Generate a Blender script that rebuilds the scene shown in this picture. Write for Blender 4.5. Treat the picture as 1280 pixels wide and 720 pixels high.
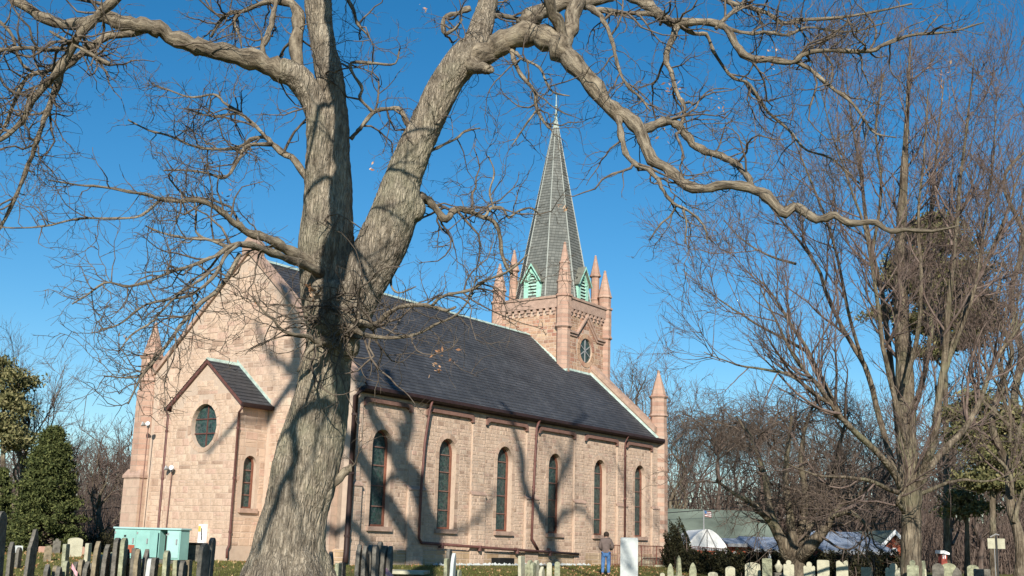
import bpy, bmesh, math, random
import numpy as np
from mathutils import Vector, Matrix, noise
for o in list(bpy.data.objects): bpy.data.objects.remove(o)
S = bpy.context.scene
COL = S.collection
R = math.radians
rng = np.random.default_rng(7)
random.seed(7)

# ---------------------------------------------------------------- camera
FOC, PITCH, ROLL, EYE = 1472.6, 0.2120, 0.02757, 1.6
cp, sp, cr, sr = math.cos(PITCH), math.sin(PITCH), math.cos(ROLL), math.sin(ROLL)
_R = np.array([1., 0, 0]); _U = np.array([0, -sp, cp]); CF = np.array([0, cp, sp])
CR = cr*_R + sr*_U; CU = -sr*_R + cr*_U
CAM = np.array([0, 0, EYE])
cd = bpy.data.cameras.new('camera'); cam = bpy.data.objects.new('camera', cd); COL.objects.link(cam)
cd.sensor_width = 36; cd.lens = FOC/1280*36; cd.clip_start = .1; cd.clip_end = 4000
cam.matrix_world = Matrix([[CR[0], CU[0], -CF[0], 0], [CR[1], CU[1], -CF[1], 0], [CR[2], CU[2], -CF[2], EYE], [0, 0, 0, 1]])
S.camera = cam
S.render.resolution_x, S.render.resolution_y = 1024, 576

# ---------------------------------------------------------------- sky and sun
SUN_AZ, SUN_EL = 181.5, 27.0
W = bpy.data.worlds.new("World"); S.world = W; W.use_nodes = True
nt = W.node_tree; nt.nodes.clear()
sky = nt.nodes.new('ShaderNodeTexSky'); sky.sky_type = 'NISHITA'; sky.sun_disc = False
sky.sun_elevation = R(SUN_EL); sky.sun_rotation = R(SUN_AZ); sky.altitude = 0; sky.air_density = 1.0; sky.dust_density = .05; sky.ozone_density = 4.0
hs = nt.nodes.new('ShaderNodeHueSaturation'); hs.inputs['Saturation'].default_value = 1.3; hs.inputs['Value'].default_value = 1.0; hs.inputs['Hue'].default_value = .494
bg = nt.nodes.new('ShaderNodeBackground'); bg.inputs[1].default_value = .089
wo = nt.nodes.new('ShaderNodeOutputWorld')
nt.links.new(sky.outputs[0], hs.inputs['Color']); nt.links.new(hs.outputs[0], bg.inputs[0]); nt.links.new(bg.outputs[0], wo.inputs[0])
SUNDIR = Vector((math.sin(R(SUN_AZ))*math.cos(R(SUN_EL)), math.cos(R(SUN_AZ))*math.cos(R(SUN_EL)), math.sin(R(SUN_EL))))
sl = bpy.data.lights.new('sun', 'SUN'); sl.energy = 5.0; sl.angle = R(.53); sl.color = (1, .93, .82)
so = bpy.data.objects.new('sun', sl); COL.objects.link(so); so.rotation_euler = SUNDIR.to_track_quat('Z', 'Y').to_euler()
S.view_settings.view_transform = 'Standard'; S.view_settings.look = 'None'; S.view_settings.exposure = .4; S.view_settings.gamma = 1

# ---------------------------------------------------------------- helpers
def ray(px, py):
    return CF + CR*(px-640)/FOC - CU*(py-360)/FOC
def at(px, py, Y):
    d = ray(px, py); return CAM + d*(Y/d[1])
def pxm(P):
    """metres per photo pixel at point P"""
    return float((np.asarray(P)-CAM) @ CF)/FOC

def tag(o, label=None, cat=None, group=None, kind=None):
    if label: o['label'] = label
    if cat: o['category'] = cat
    if group: o['group'] = group
    if kind: o['kind'] = kind
    return o
def empty(name, loc=(0, 0, 0), rz=0, **k):
    o = bpy.data.objects.new(name, None); COL.objects.link(o); o.location = loc; o.rotation_euler = (0, 0, rz); o.empty_display_size = .2
    return tag(o, **k)
def link(name, me, mat=None, parent=None, smooth=False, **k):
    o = bpy.data.objects.new(name, me); COL.objects.link(o)
    if mat is not None and not me.materials: me.materials.append(mat)
    if smooth: me.shade_smooth()
    if parent: o.parent = parent
    return tag(o, **k)
def copy_tree(o, parent=None):
    c = o.copy(); COL.objects.link(c)
    if parent: c.parent = parent
    for ch in o.children: copy_tree(ch, c)
    return c

class MB:
    def __init__(s): s.v = []; s.f = []
    def add(s, vs, fs):
        n = len(s.v); s.v += [tuple(map(float, v)) for v in vs]; s.f += [tuple(i+n for i in f) for f in fs]
    def box(s, x0, x1, y0, y1, z0, z1):
        s.add([(x0, y0, z0), (x1, y0, z0), (x1, y1, z0), (x0, y1, z0), (x0, y0, z1), (x1, y0, z1), (x1, y1, z1), (x0, y1, z1)],
              [(0, 3, 2, 1), (4, 5, 6, 7), (0, 1, 5, 4), (1, 2, 6, 5), (2, 3, 7, 6), (3, 0, 4, 7)])
    def quad(s, a, b, c, d): s.add([a, b, c, d], [(0, 1, 2, 3)])
    def prism(s, poly, f0, f1):
        """poly: 2D points; f0,f1 map (p,q)->3D for the two ends"""
        n = len(poly); s.add([f0(*p) for p in poly]+[f1(*p) for p in poly],
              [tuple(range(n))[::-1], tuple(range(n, 2*n))]+[(i, (i+1) % n, (i+1) % n+n, i+n) for i in range(n)])
    def lathe(s, cx, cy, prof, n=8, ph=0, cap=True):
        vs = []; fs = []
        for r, z in prof:
            for k in range(n):
                a = ph+2*math.pi*k/n; vs.append((cx+r*math.cos(a), cy+r*math.sin(a), z))
        for j in range(len(prof)-1):
            for k in range(n):
                fs.append((j*n+k, j*n+(k+1) % n, (j+1)*n+(k+1) % n, (j+1)*n+k))
        if cap: fs.append(tuple(range(n))[::-1]); fs.append(tuple(range((len(prof)-1)*n, len(prof)*n)))
        s.add(vs, fs)
    def tube(s, pts, r, n=6):
        pts = [Vector(p) for p in pts]; rr = r if hasattr(r, '__len__') else [r]*len(pts)
        vs = []; fs = []
        for i, p in enumerate(pts):
            t = (pts[min(i+1, len(pts)-1)]-pts[max(i-1, 0)]).normalized()
            ref = Vector((0, 0, 1)) if abs(t.z) < .9 else Vector((1, 0, 0))
            a = t.cross(ref).normalized(); b = t.cross(a)
            for k in range(n):
                w = 2*math.pi*k/n; vs.append(p+(a*math.cos(w)+b*math.sin(w))*rr[i])
        m = len(pts)
        for j in range(m-1):
            for k in range(n): fs.append((j*n+k, j*n+(k+1) % n, (j+1)*n+(k+1) % n, (j+1)*n+k))
        fs.append(tuple(range(n))); fs.append(tuple(range((m-1)*n, m*n))[::-1])
        s.add(vs, fs)
    def mesh(s, name):
        me = bpy.data.meshes.new(name); me.from_pydata(s.v, [], s.f); me.update()
        bm = bmesh.new(); bm.from_mesh(me); bmesh.ops.recalc_face_normals(bm, faces=bm.faces); bm.to_mesh(me); bm.free()
        return me
    def build(s, name, mat, parent=None, smooth=False, bevel=0, **k):
        me = s.mesh(name)
        if bevel:
            bm = bmesh.new(); bm.from_mesh(me)
            es = [e for e in bm.edges if len(e.link_faces) == 2 and e.calc_face_angle(0) > .5]
            bmesh.ops.bevel(bm, geom=es, offset=bevel, segments=1, affect='EDGES', clamp_overlap=True); bm.to_mesh(me); bm.free()
        return link(name, me, mat, parent, smooth, **k)

# ---------------------------------------------------------------- materials
def mat(name, rough=.85, spec=.25, metal=0):
    m = bpy.data.materials.new(name); m.use_nodes = True; t = m.node_tree; b = t.nodes['Principled BSDF']
    b.inputs['Roughness'].default_value = rough; b.inputs['Specular IOR Level'].default_value = spec; b.inputs['Metallic'].default_value = metal
    return m, t, b
def N(t, typ, **k):
    n = t.nodes.new(typ)
    for a, v in k.items():
        if a.startswith('i_'): n.inputs[a[2:].replace('_', ' ')].default_value = v
        else: setattr(n, a, v)
    return n
def ramp(t, fac, stops):
    n = t.nodes.new('ShaderNodeValToRGB'); e = n.color_ramp.elements
    while len(e) < len(stops): e.new(.5)
    for i, (p, c) in enumerate(stops): e[i].position = p; e[i].color = (*c, 1)
    t.links.new(fac, n.inputs[0]); return n.outputs[0]
def tcoord(t, scale=(1, 1, 1), obj=True):
    c = t.nodes.new('ShaderNodeTexCoord'); m = t.nodes.new('ShaderNodeMapping'); m.inputs['Scale'].default_value = scale
    t.links.new(c.outputs['Object' if obj else 'UV'], m.inputs[0]); return m.outputs[0]
def noisef(t, vec, sc, det=4, ro=.6):
    n = N(t, 'ShaderNodeTexNoise'); n.inputs['Scale'].default_value = sc; n.inputs['Detail'].default_value = det; n.inputs['Roughness'].default_value = ro
    t.links.new(vec, n.inputs['Vector']); return n.outputs['Fac']
def mixc(t, f, a, b, mode='MIX'):
    n = N(t, 'ShaderNodeMix', data_type='RGBA', blend_type=mode)
    for s_, v in ((0, f), (6, a), (7, b)):
        if hasattr(v, 'links'): t.links.new(v, n.inputs[s_])
        else: n.inputs[s_].default_value = v if s_ == 0 else (*v, 1)
    return n.outputs[2]
def bump(t, b, h, dist=.02, st=1):
    n = N(t, 'ShaderNodeBump'); n.inputs['Distance'].default_value = dist; n.inputs['Strength'].default_value = st
    t.links.new(h, n.inputs['Height']); t.links.new(n.outputs[0], b.inputs['Normal'])
def simple(name, col, rough=.85, var=.25, sc=3, spec=.25, metal=0, bd=0):
    m, t, b = mat(name, rough, spec, metal); v = tcoord(t)
    f = noisef(t, v, sc, 5)
    c = ramp(t, f, [(.3, tuple(x*(1-var) for x in col)), (.7, tuple(min(1, x*(1+var)) for x in col))])
    t.links.new(c, b.inputs['Base Color'])
    if bd: bump(t, b, noisef(t, v, sc*6, 4), bd)
    return m
def srand(t):
    g = t.nodes.new('ShaderNodeNewGeometry'); o = t.nodes.new('ShaderNodeObjectInfo')
    a = N(t, 'ShaderNodeMath', operation='ADD'); fr = N(t, 'ShaderNodeMath', operation='FRACT')
    t.links.new(g.outputs['Random Per Island'], a.inputs[0]); t.links.new(o.outputs['Random'], a.inputs[1]); t.links.new(a.outputs[0], fr.inputs[0])
    return fr.outputs[0]
def stone_mat(name, stops, dirt=(.5, .4, .33), bd=.012, sc=7):
    m, t, b = mat(name, .92, .15); v = tcoord(t)
    c = ramp(t, srand(t), stops)
    c = mixc(t, .55, c, ramp(t, noisef(t, v, sc, 6, .7), [(.25, (.7, .68, .66)), (.75, (1.18, 1.16, 1.14))]), 'MULTIPLY')
    big = ramp(t, noisef(t, v, .45, 4), [(.32, (.68, .64, .63)), (.5, (1, .98, .96)), (.62, (1.08, 1.05, 1.02))])
    c = mixc(t, .7, c, big, 'MULTIPLY')
    c = mixc(t, .8, c, ramp(t, noisef(t, v, 1.6, 5, .75), [(.33, (.74, .7, .68)), (.45, (1, 1, 1))]), 'MULTIPLY')
    c = mixc(t, .75, c, ramp(t, noisef(t, tcoord(t, (2.6, 2.6, .22)), 1, 5, .6), [(.34, (.76, .73, .71)), (.48, (1, 1, 1)), (.7, (1.08, 1.08, 1.08))]), 'MULTIPLY')
    t.links.new(c, b.inputs['Base Color']); bump(t, b, noisef(t, v, 22, 5, .7), bd)
    return m
M = {}
M['stone'] = stone_mat('rubble_stone', [(0, (.4, .29, .22)), (.05, (.46, .33, .255)), (.1, (.56, .42, .32)), (.5, (.6, .455, .35)), (.8, (.635, .49, .38)), (.95, (.56, .39, .31)), (1, (.65, .53, .41))])
M['stone2'] = stone_mat('tower_stone', [(0, (.36, .2, .14)), (.2, (.46, .3, .2)), (.5, (.52, .36, .25)), (.75, (.42, .22, .16)), (.9, (.58, .44, .3)), (1, (.3, .17, .13))])
M['base'] = stone_mat('foundation_stone', [(0, (.44, .32, .2)), (.5, (.52, .39, .26)), (1, (.57, .45, .32))])
m, t, b = mat('mortar', .95, .1); v = tcoord(t)
t.links.new(ramp(t, noisef(t, v, 5, 6), [(.3, (.47, .36, .28)), (.7, (.56, .44, .345))]), b.inputs['Base Color']); bump(t, b, noisef(t, v, 30, 4), .01); M['mortar'] = m
def brick_like(name, c1, c2, mort, sx=3.2, bw=.5, rh=.22):
    m, t, b = mat(name, .9, .15)
    g = tcoord(t)
    sepn = N(t, 'ShaderNodeSeparateXYZ'); t.links.new(g, sepn.inputs[0])
    ad = N(t, 'ShaderNodeMath', operation='ADD'); t.links.new(sepn.outputs[0], ad.inputs[0]); t.links.new(sepn.outputs[1], ad.inputs[1])
    cmb = N(t, 'ShaderNodeCombineXYZ'); t.links.new(ad.outputs[0], cmb.inputs[0]); t.links.new(sepn.outputs[2], cmb.inputs[1])
    br = N(t, 'ShaderNodeTexBrick'); br.inputs['Scale'].default_value = 1; br.inputs['Brick Width'].default_value = bw; br.inputs['Row Height'].default_value = rh
    br.inputs['Mortar Size'].default_value = .012; br.inputs['Color1'].default_value = (*c1, 1); br.inputs['Color2'].default_value = (*c2, 1); br.inputs['Mortar'].default_value = (*mort, 1)
    t.links.new(cmb.outputs[0], br.inputs['Vector'])
    c = mixc(t, .5, br.outputs['Color'], ramp(t, noisef(t, g, 4, 6, .7), [(.25, (.6, .55, .52)), (.75, (1.25, 1.2, 1.15))]), 'MULTIPLY')
    t.links.new(c, b.inputs['Base Color']); bump(t, b, br.outputs['Fac'], -.01); return m
M['ashlar'] = brick_like('turret_ashlar', (.5, .35, .27), (.4, .25, .19), (.46, .36, .29))
M['ashlar_pale'] = brick_like('pale_turret_ashlar', (.54, .41, .32), (.47, .33, .26), (.5, .4, .31), bw=.6, rh=.33)
M['trim'] = simple('brownstone_trim', (.42, .29, .225), .9, .2, 4, bd=.01)
M['cope'] = simple('coping_stone', (.4, .275, .21), .9, .25, 3, bd=.01)
M['hood'] = simple('hood_moulding_stone', (.22, .125, .1), .9, .2, 4, bd=.01)  # red-brown stone, darkened so the hood strips read as shadow lines
M['brown'] = simple('brown_painted_metal', (.13, .055, .045), .55, .25, 5, .4)
M['gutter'] = simple('dark_gutter_paint', (.035, .018, .016), .6, .25, 4, .35)
M['frame'] = simple('red_brown_window_frame', (.21, .085, .055), .7, .25, 6)
M['copper'] = simple('pale_copper_flashing', (.4, .5, .44), .7, .3, 5)
M['mint'] = simple('mint_green_paint', (.34, .62, .5), .6, .2, 6)
M['louvre'] = simple('weathered_louvre', (.4, .6, .5), .8, .3, 8)
M['dark'] = simple('dark_interior', (.012, .012, .012), .95, .3)
M['iron'] = simple('rusty_iron', (.2, .075, .055), .75, .3, 9)
m, t, b = mat('stained_glass', .38, .5); v = tcoord(t)
vo = N(t, 'ShaderNodeTexVoronoi', feature='DISTANCE_TO_EDGE'); vo.inputs['Scale'].default_value = 5.5; t.links.new(v, vo.inputs['Vector'])
cc = ramp(t, noisef(t, v, 7, 3), [(.3, (.01, .022, .022)), (.5, (.022, .05, .047)), (.62, (.04, .09, .075)), (.75, (.07, .085, .08))])
t.links.new(mixc(t, ramp(t, vo.outputs['Distance'], [(.03, (0, 0, 0)), (.06, (1, 1, 1))]), (.075, .085, .085), cc), b.inputs['Base Color']); bump(t, b, noisef(t, v, 5, 2), .02, .4); M['glass'] = m
# roof slate: courses are geometry, single slates by colour
def slate(name, c1, c2, var, bw=.28, rh=.21, rough=.65):
    m, t, b = mat(name, rough, .3); v = tcoord(t)
    t2 = N(t, 'ShaderNodeUVMap')
    br = N(t, 'ShaderNodeTexBrick'); br.inputs['Scale'].default_value = 1; br.inputs['Brick Width'].default_value = bw; br.inputs['Row Height'].default_value = rh; br.inputs['Mortar Size'].default_value = .008
    br.inputs['Color1'].default_value = (*c1, 1); br.inputs['Color2'].default_value = (*c2, 1); br.inputs['Mortar'].default_value = (*[x*.5 for x in c1], 1); br.inputs['Bias'].default_value = -.3
    t.links.new(t2.outputs[0], br.inputs['Vector'])
    c = mixc(t, .8, br.outputs['Color'], ramp(t, noisef(t, v, .5, 6, .65), [(.3, tuple([1-var]*3)), (.7, tuple([1+var]*3))]), 'MULTIPLY')
    st = ramp(t, noisef(t, v, 2.5, 5, .7), [(.66, (0, 0, 0)), (.8, (.5, .5, .5))])
    c = mixc(t, st, c, tuple(x*1.9 for x in c2))
    t.links.new(c, b.inputs['Base Color']); bump(t, b, noisef(t, v, 12, 4), .01); return m
M['slate'] = slate('roof_slate', (.05, .053, .06), (.078, .08, .086), .4)
M['shingle'] = slate('spire_slate', (.13, .137, .125), (.2, .205, .185), .2, .2, .16, .8)
M['hip'] = simple('lead_hip', (.3, .32, .29), .7, .15)
# bark
def bark(name, c0, c1, moss=None, bd=.03, sc=6, stretch=.22, fine=0):
    m, t, b = mat(name, .95, .1); v = tcoord(t, (1, 1, stretch))
    n1 = noisef(t, v, sc, 8, .72); vv = tcoord(t)
    c = ramp(t, n1, [(.3, tuple(x*.35 for x in c0)), (.42, c0), (.62, c1), (.8, tuple(min(1, x*1.3) for x in c1))])
    if fine:
        vf = tcoord(t, (1, 1, .16)); vo = N(t, 'ShaderNodeTexVoronoi', feature='DISTANCE_TO_EDGE'); vo.inputs['Scale'].default_value = fine
        wp = noisef(t, vf, fine*.8, 3); ad = N(t, 'ShaderNodeVectorMath', operation='ADD'); sc_n = N(t, 'ShaderNodeVectorMath', operation='SCALE'); sc_n.inputs['Scale'].default_value = .12
        t.links.new(wp, sc_n.inputs[0]); t.links.new(vf, ad.inputs[0]); t.links.new(sc_n.outputs[0], ad.inputs[1]); t.links.new(ad.outputs[0], vo.inputs['Vector'])
        cr_ = ramp(t, vo.outputs['Distance'], [(.0, (.42, .4, .38)), (.09, (.85, .85, .85)), (.3, (1, 1, 1))])
        c = mixc(t, .6, c, cr_, 'MULTIPLY')
        c = mixc(t, .6, c, ramp(t, noisef(t, vv, 1.3, 5, .6), [(.38, (.58, .56, .55)), (.62, (1.28, 1.25, 1.18))]), 'MULTIPLY')
        c = mixc(t, .7, c, ramp(t, noisef(t, vv, 5, 6, .7), [(.35, (.6, .58, .57)), (.5, (1, 1, 1)), (.7, (1.3, 1.27, 1.22))]), 'MULTIPLY')
    if moss: c = mixc(t, ramp(t, noisef(t, vv, .8, 5), [(.5, (0, 0, 0)), (.68, (.6, .6, .6))]), c, moss)
    t.links.new(c, b.inputs['Base Color'])
    if fine:
        mx = N(t, 'ShaderNodeMath', operation='MULTIPLY_ADD'); mx.inputs[1].default_value = .8; t.links.new(ramp(t, vo.outputs['Distance'], [(0, (0, 0, 0)), (.3, (1, 1, 1))]), mx.inputs[0]); t.links.new(n1, mx.inputs[2]); bump(t, b, mx.outputs[0], bd)
    else: bump(t, b, n1, bd)
    return m
M['oak'] = bark('oak_bark', (.26, .22, .17), (.46, .4, .315), (.36, .35, .235), .03, 14, fine=22)
M['oaktwig'] = bark('oak_twig_bark', (.09, .07, .055), (.19, .155, .12), None, .005, 9, .6)
M['bark'] = bark('grey_brown_bark', (.12, .095, .07), (.26, .22, .165), (.19, .19, .11), .03, 5, fine=9)
M['twig'] = bark('brown_twig_bark', (.1, .075, .06), (.19, .15, .12), None, .005, 6, .6)
M['twigp'] = bark('purple_brown_twig_bark', (.12, .085, .072), (.21, .16, .135), None, .005, 6, .6)
M['wood'] = bark('woodland_bark', (.085, .06, .05), (.19, .145, .12), None, .01, 3)
def foliage(name, stops):
    m, t, b = mat(name, .8, .2)
    t.links.new(ramp(t, srand(t), stops), b.inputs['Base Color']); return m
M['spruce'] = foliage('evergreen_needles', [(0, (.025, .035, .01)), (.5, (.065, .08, .025)), (1, (.14, .15, .05))])
M['pine'] = foliage('pine_needles', [(0, (.06, .065, .025)), (.5, (.15, .145, .06)), (1, (.26, .23, .11))])
M['hedge'] = foliage('dark_hedge_leaves', [(0, (.012, .012, .007)), (.7, (.035, .035, .015)), (1, (.07, .06, .025))])
M['leaf'] = foliage('dead_leaf', [(0, (.22, .1, .05)), (.5, (.4, .22, .12)), (1, (.6, .42, .28))])
M['litter'] = foliage('fallen_leaves', [(0, (.2, .09, .04)), (.5, (.34, .19, .09)), (1, (.48, .34, .18))])
M['grass'] = foliage('grass_blades', [(0, (.06, .075, .015)), (.5, (.13, .135, .035)), (1, (.24, .2, .08))])
M['grave_slate'] = simple('dark_slate_headstone', (.135, .125, .105), .92, .55, 7, bd=.01)
M['grave_brown'] = simple('brown_sandstone_headstone', (.22, .18, .12), .92, .5, 7, bd=.01)
M['grave_pale'] = simple('pale_sandstone_headstone', (.44, .42, .31), .9, .22, 4, bd=.012)
M['grave_grey'] = simple('lichened_grey_headstone', (.28, .285, .19), .92, .5, 7, bd=.012)
M['grave_white'] = simple('white_marble_headstone', (.5, .53, .52), .8, .16, 2.5, bd=.006)
M['grave_pink'] = simple('pink_granite_headstone', (.45, .27, .2), .8, .15, 5, bd=.006)
M['cab'] = simple('mint_cabinet_paint', (.27, .5, .45), .55, .12, 2, .4)
M['cabpale'] = simple('pale_mint_cabinet_paint', (.36, .56, .54), .55, .1, 2, .4)
M['white'] = simple('white_paint', (.8, .8, .78), .6, .06, 2)
M['grey'] = simple('grey_metal', (.3, .3, .3), .5, .1, 4, .4)
M['black'] = simple('black_plastic', (.02, .02, .02), .5, .1)
M['red'] = simple('red_paint', (.3, .07, .05), .7, .25, 2)
M['redbrick'] = simple('red_brick', (.4, .11, .06), .9, .25, 3)
M['blueroof'] = simple('blue_grey_shingle_roof', (.27, .31, .37), .9, .5, .3, .1)
M['greenroof'] = simple('grey_green_shingle_roof', (.15, .18, .145), .95, .4, .35, .1)
M['skin'] = simple('skin', (.5, .3, .22), .7, .1); M['hair'] = simple('dark_hair', (.03, .02, .015), .8, .2)
M['jacket'] = simple('brown_jacket', (.13, .1, .09), .9, .2, 6); M['jeans'] = simple('blue_jeans', (.07, .16, .34), .9, .3, 7)
M['pinkcloth'] = simple('faded_pink_cloth', (.75, .38, .42), .8, .15, 8)
def bark_uv(name, c0, c1):
    m, t, b = mat(name, .95, .1); um = N(t, 'ShaderNodeUVMap'); mp = N(t, 'ShaderNodeMapping'); mp.inputs['Scale'].default_value = (1, .2, 1); t.links.new(um.outputs[0], mp.inputs[0]); v = mp.outputs[0]
    n1 = noisef(t, v, 18, 6, .75); vv = tcoord(t)
    c = ramp(t, n1, [(.34, tuple(x*.3 for x in c0)), (.46, c0), (.62, c1), (.8, tuple(x*1.25 for x in c1))])
    c = mixc(t, .6, c, ramp(t, noisef(t, vv, 2.5, 5, .6), [(.35, (.7, .68, .66)), (.65, (1.25, 1.22, 1.15))]), 'MULTIPLY')
    t.links.new(c, b.inputs['Base Color']); bump(t, b, n1, .05); return m
M['oaklimb'] = bark_uv('oak_limb_bark', (.17, .14, .105), (.35, .3, .225))
# ground
m, t, b = mat('lawn', .95, .1); v = tcoord(t)
c = ramp(t, noisef(t, v, .35, 8, .7), [(.32, (.085, .085, .028)), (.5, (.15, .155, .045)), (.62, (.17, .15, .06)), (.75, (.26, .16, .085))])
c = mixc(t, .5, c, ramp(t, noisef(t, v, 9, 6, .8), [(.3, (.5, .5, .45)), (.7, (1.35, 1.3, 1.2))]), 'MULTIPLY')
t.links.new(c, b.inputs['Base Color']); bump(t, b, noisef(t, v, 14, 6, .8), .06); M['lawn'] = m
# ---------------------------------------------------------------- church axes (local x along the nave, local y along the gable wall)
TH = .61415; CXY = (-5.46513, 41.64291); CANG = math.pi/2-TH
U2 = (math.sin(TH), math.cos(TH)); G2 = (-math.cos(TH), math.sin(TH))
Lc, Wc = 22.7, 11.97
def church_pt(a, b, z=0): return (CXY[0]+U2[0]*a+G2[0]*b, CXY[1]+U2[1]*a+G2[1]*b, z)
def church_ab(x, y):
    dx, dy = x-CXY[0], y-CXY[1]; return dx*U2[0]+dy*U2[1], dx*G2[0]+dy*G2[1]
def gz(x, y):
    a, b_ = church_ab(x, y)
    dx = max(-2.-a, a-Lc-1, 0); dy = max(-b_, b_-Wc-1, 0); d = math.hypot(dx, dy)
    k = max(0, 1-max(0, d-1.2)/5.5); k = k*k*(3-2*k)
    base = .27*min(1, max(0, y-8)/30)
    far = max(0, y-75); base -= .25*min(1, far/60)
    far2 = max(0, math.hypot(x, y)-160)
    return base*(1-k)+.66*k+.06*math.sin(x*.31+1)*math.cos(y*.27)*(1-k)*min(1, max(0, y-5)/20)+min(far2, 120)*.07

# ---------------------------------------------------------------- ground: one sheet to the horizon
def axis(lo, hi, fine_lo, fine_hi, st):
    xs = list(np.arange(fine_lo, fine_hi+st, st)); s_ = st; x = fine_lo
    left = []; 
    while x > lo: s_ *= 1.25; x -= s_; left.append(x)
    s_ = st; x = xs[-1]; right = []
    while x < hi: s_ *= 1.25; x += s_; right.append(x)
    return left[::-1]+xs+right
xs = axis(-1500, 1500, -45, 50, 1.0); ys = axis(-300, 2500, 0, 95, 1.0)
gv = [(x, y, gz(x, y)) for y in ys for x in xs]; nx = len(xs)
gf = [(j*nx+i, j*nx+i+1, (j+1)*nx+i+1, (j+1)*nx+i) for j in range(len(ys)-1) for i in range(nx-1)]
me = bpy.data.meshes.new('ground'); me.from_pydata(gv, [], gf)
link('ground', me, M['lawn'], smooth=True, kind='structure')

# ================================================================= CHURCH
church = empty('church', (CXY[0], CXY[1], 0), CANG, label='stone church with slate nave roof, arched side windows and a pinnacled tower with spire', cat='church')
def zz(zrel): return zrel+EYE
G0 = .3                                     # foot of the walls, a little under the ground
ZE, ZR = zz(5.31), zz(10.68)

def wall_open(mb, s0, s1, zb, topf, ops, mp, depth, breaks=()):
    """sheet with openings; ops: (s_c, width, lower(s), upper(s)); mp(s,z,d)->3D, d = inward depth"""
    cur = s0
    def plain(a, c):
        xs_ = [a]+[q for q in breaks if a < q < c]+[c]
        for p, q in zip(xs_, xs_[1:]): mb.quad(mp(p, zb, 0), mp(q, zb, 0), mp(q, topf(q), 0), mp(p, topf(p), 0))
    for sc, w, lo, up in sorted(ops, key=lambda o: o[0]):
        plain(cur, sc-w/2)
        n = 16; ss = [sc-w/2*math.cos(math.pi*i/n) for i in range(n+1)]
        for p, q in zip(ss, ss[1:]):
            mb.quad(mp(p, zb, 0), mp(q, zb, 0), mp(q, lo(q), 0), mp(p, lo(p), 0))
            mb.quad(mp(p, up(p), 0), mp(q, up(q), 0), mp(q, topf(q), 0), mp(p, topf(p), 0))
            mb.quad(mp(p, lo(p), 0), mp(q, lo(q), 0), mp(q, lo(q), depth), mp(p, lo(p), depth))
            mb.quad(mp(p, up(p), 0), mp(q, up(q), 0), mp(q, up(q), depth), mp(p, up(p), depth))
        for e in (ss[0], ss[-1]):
            if up(e)-lo(e) > .02: mb.quad(mp(e, lo(e), 0), mp(e, up(e), 0), mp(e, up(e), depth), mp(e, lo(e), depth))
        cur = sc+w/2
    plain(cur, s1)
def arch_op(sc, w, sill, top):
    r = w/2; sp_ = top-r*1.08
    return (sc, w, lambda s: sill, lambda s: sp_+1.08*math.sqrt(max(0, r*r-(s-sc)**2)))
def oval_op(sc, w, zc, h):
    return (sc, w, lambda s: zc-h/2*math.sqrt(max(0, 1-((s-sc)/(w/2))**2)), lambda s: zc+h/2*math.sqrt(max(0, 1-((s-sc)/(w/2))**2)))

# ---- stones on a wall: courses of uneven blocks standing a little proud of the mortar
STONE_ITEMS = []    # (parent, mp, s, z, w, h, proud)
def lay_stones(s0, s1, zb, zt, topf, blocked, mp, hmin=.14, hmax=.27, wmin=.22, wmax=.62, seed=1):
    rd = random.Random(seed); out = []
    z = zb
    while z < zt:
        h = rd.uniform(hmin, hmax); s = s0+rd.uniform(-.2, 0)
        while s < s1:
            w = rd.uniform(wmin, wmax); a, c = max(s, s0), min(s+w, s1)
            s += w
            if c-a < .1: continue
            if z+h > min(topf(a), topf(c))-.02: continue
            if blocked(a, c, z, z+h):
                for fr in (.8, .6, .4, .25):
                    if (c-a)*fr < .07: break
                    if not blocked(a, a+(c-a)*fr, z, z+h): c = a+(c-a)*fr; break
                    if not blocked(c-(c-a)*fr, c, z, z+h): a = c-(c-a)*fr; break
                else: continue
                if blocked(a, c, z, z+h): continue
            if rd.random() < .35 and h > .2:
                hm = h*rd.uniform(.4, .6)
                out.append((mp, a, z, c-a, hm, rd.uniform(.003, .011))); out.append((mp, a, z+hm, c-a, h-hm, rd.uniform(.003, .011)))
            else: out.append((mp, a, z, c-a, h, rd.uniform(.003, .012)))
        z += h
    return out
def block_fn(ops, pad=.2, extra=()):
    def f(a, c, z0, z1):
        for sc, w, lo, up in ops:
            if c > sc-w/2-pad and a < sc+w/2+pad:
                m_ = min(max(sc, a), c)
                m_ = min(max(m_, sc-w/2), sc+w/2)
                if z1 > lo(m_)-pad and z0 < up(m_)+pad: return True
        for (x0, x1, y0, y1) in extra:
            if c > x0 and a < x1 and z1 > y0 and z0 < y1: return True
        return False
    return f
def stones_stuff(items, name, material, parent, seed=0):
    rd = random.Random(seed); mb = MB()
    for mp, s, z, w, h, p in items:
        g = .007; j = lambda: rd.uniform(-.012, .012)
        c = [(s+g+j()*.5, z+g+j()*.5), (s+w-g+j()*.5, z+g+j()*.5), (s+w-g+j()*.5, z+h-g+j()*.5), (s+g+j()*.5, z+h-g+j()*.5)]
        e = .018; ci = [(c[0][0]+e, c[0][1]+e), (c[1][0]-e, c[1][1]+e), (c[2][0]-e, c[2][1]-e), (c[3][0]+e, c[3][1]-e)]
        vs = [mp(*q, .004) for q in c]+[mp(*q, -p+j()*.3) for q in ci]
        mb.add(vs, [(4, 5, 6, 7), (0, 1, 5, 4), (1, 2, 6, 5), (2, 3, 7, 6), (3, 0, 4, 7)])
    me = mb.mesh(name)
    return link(name, me, material, parent, kind='stuff')
STONE_MESH = []
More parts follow.
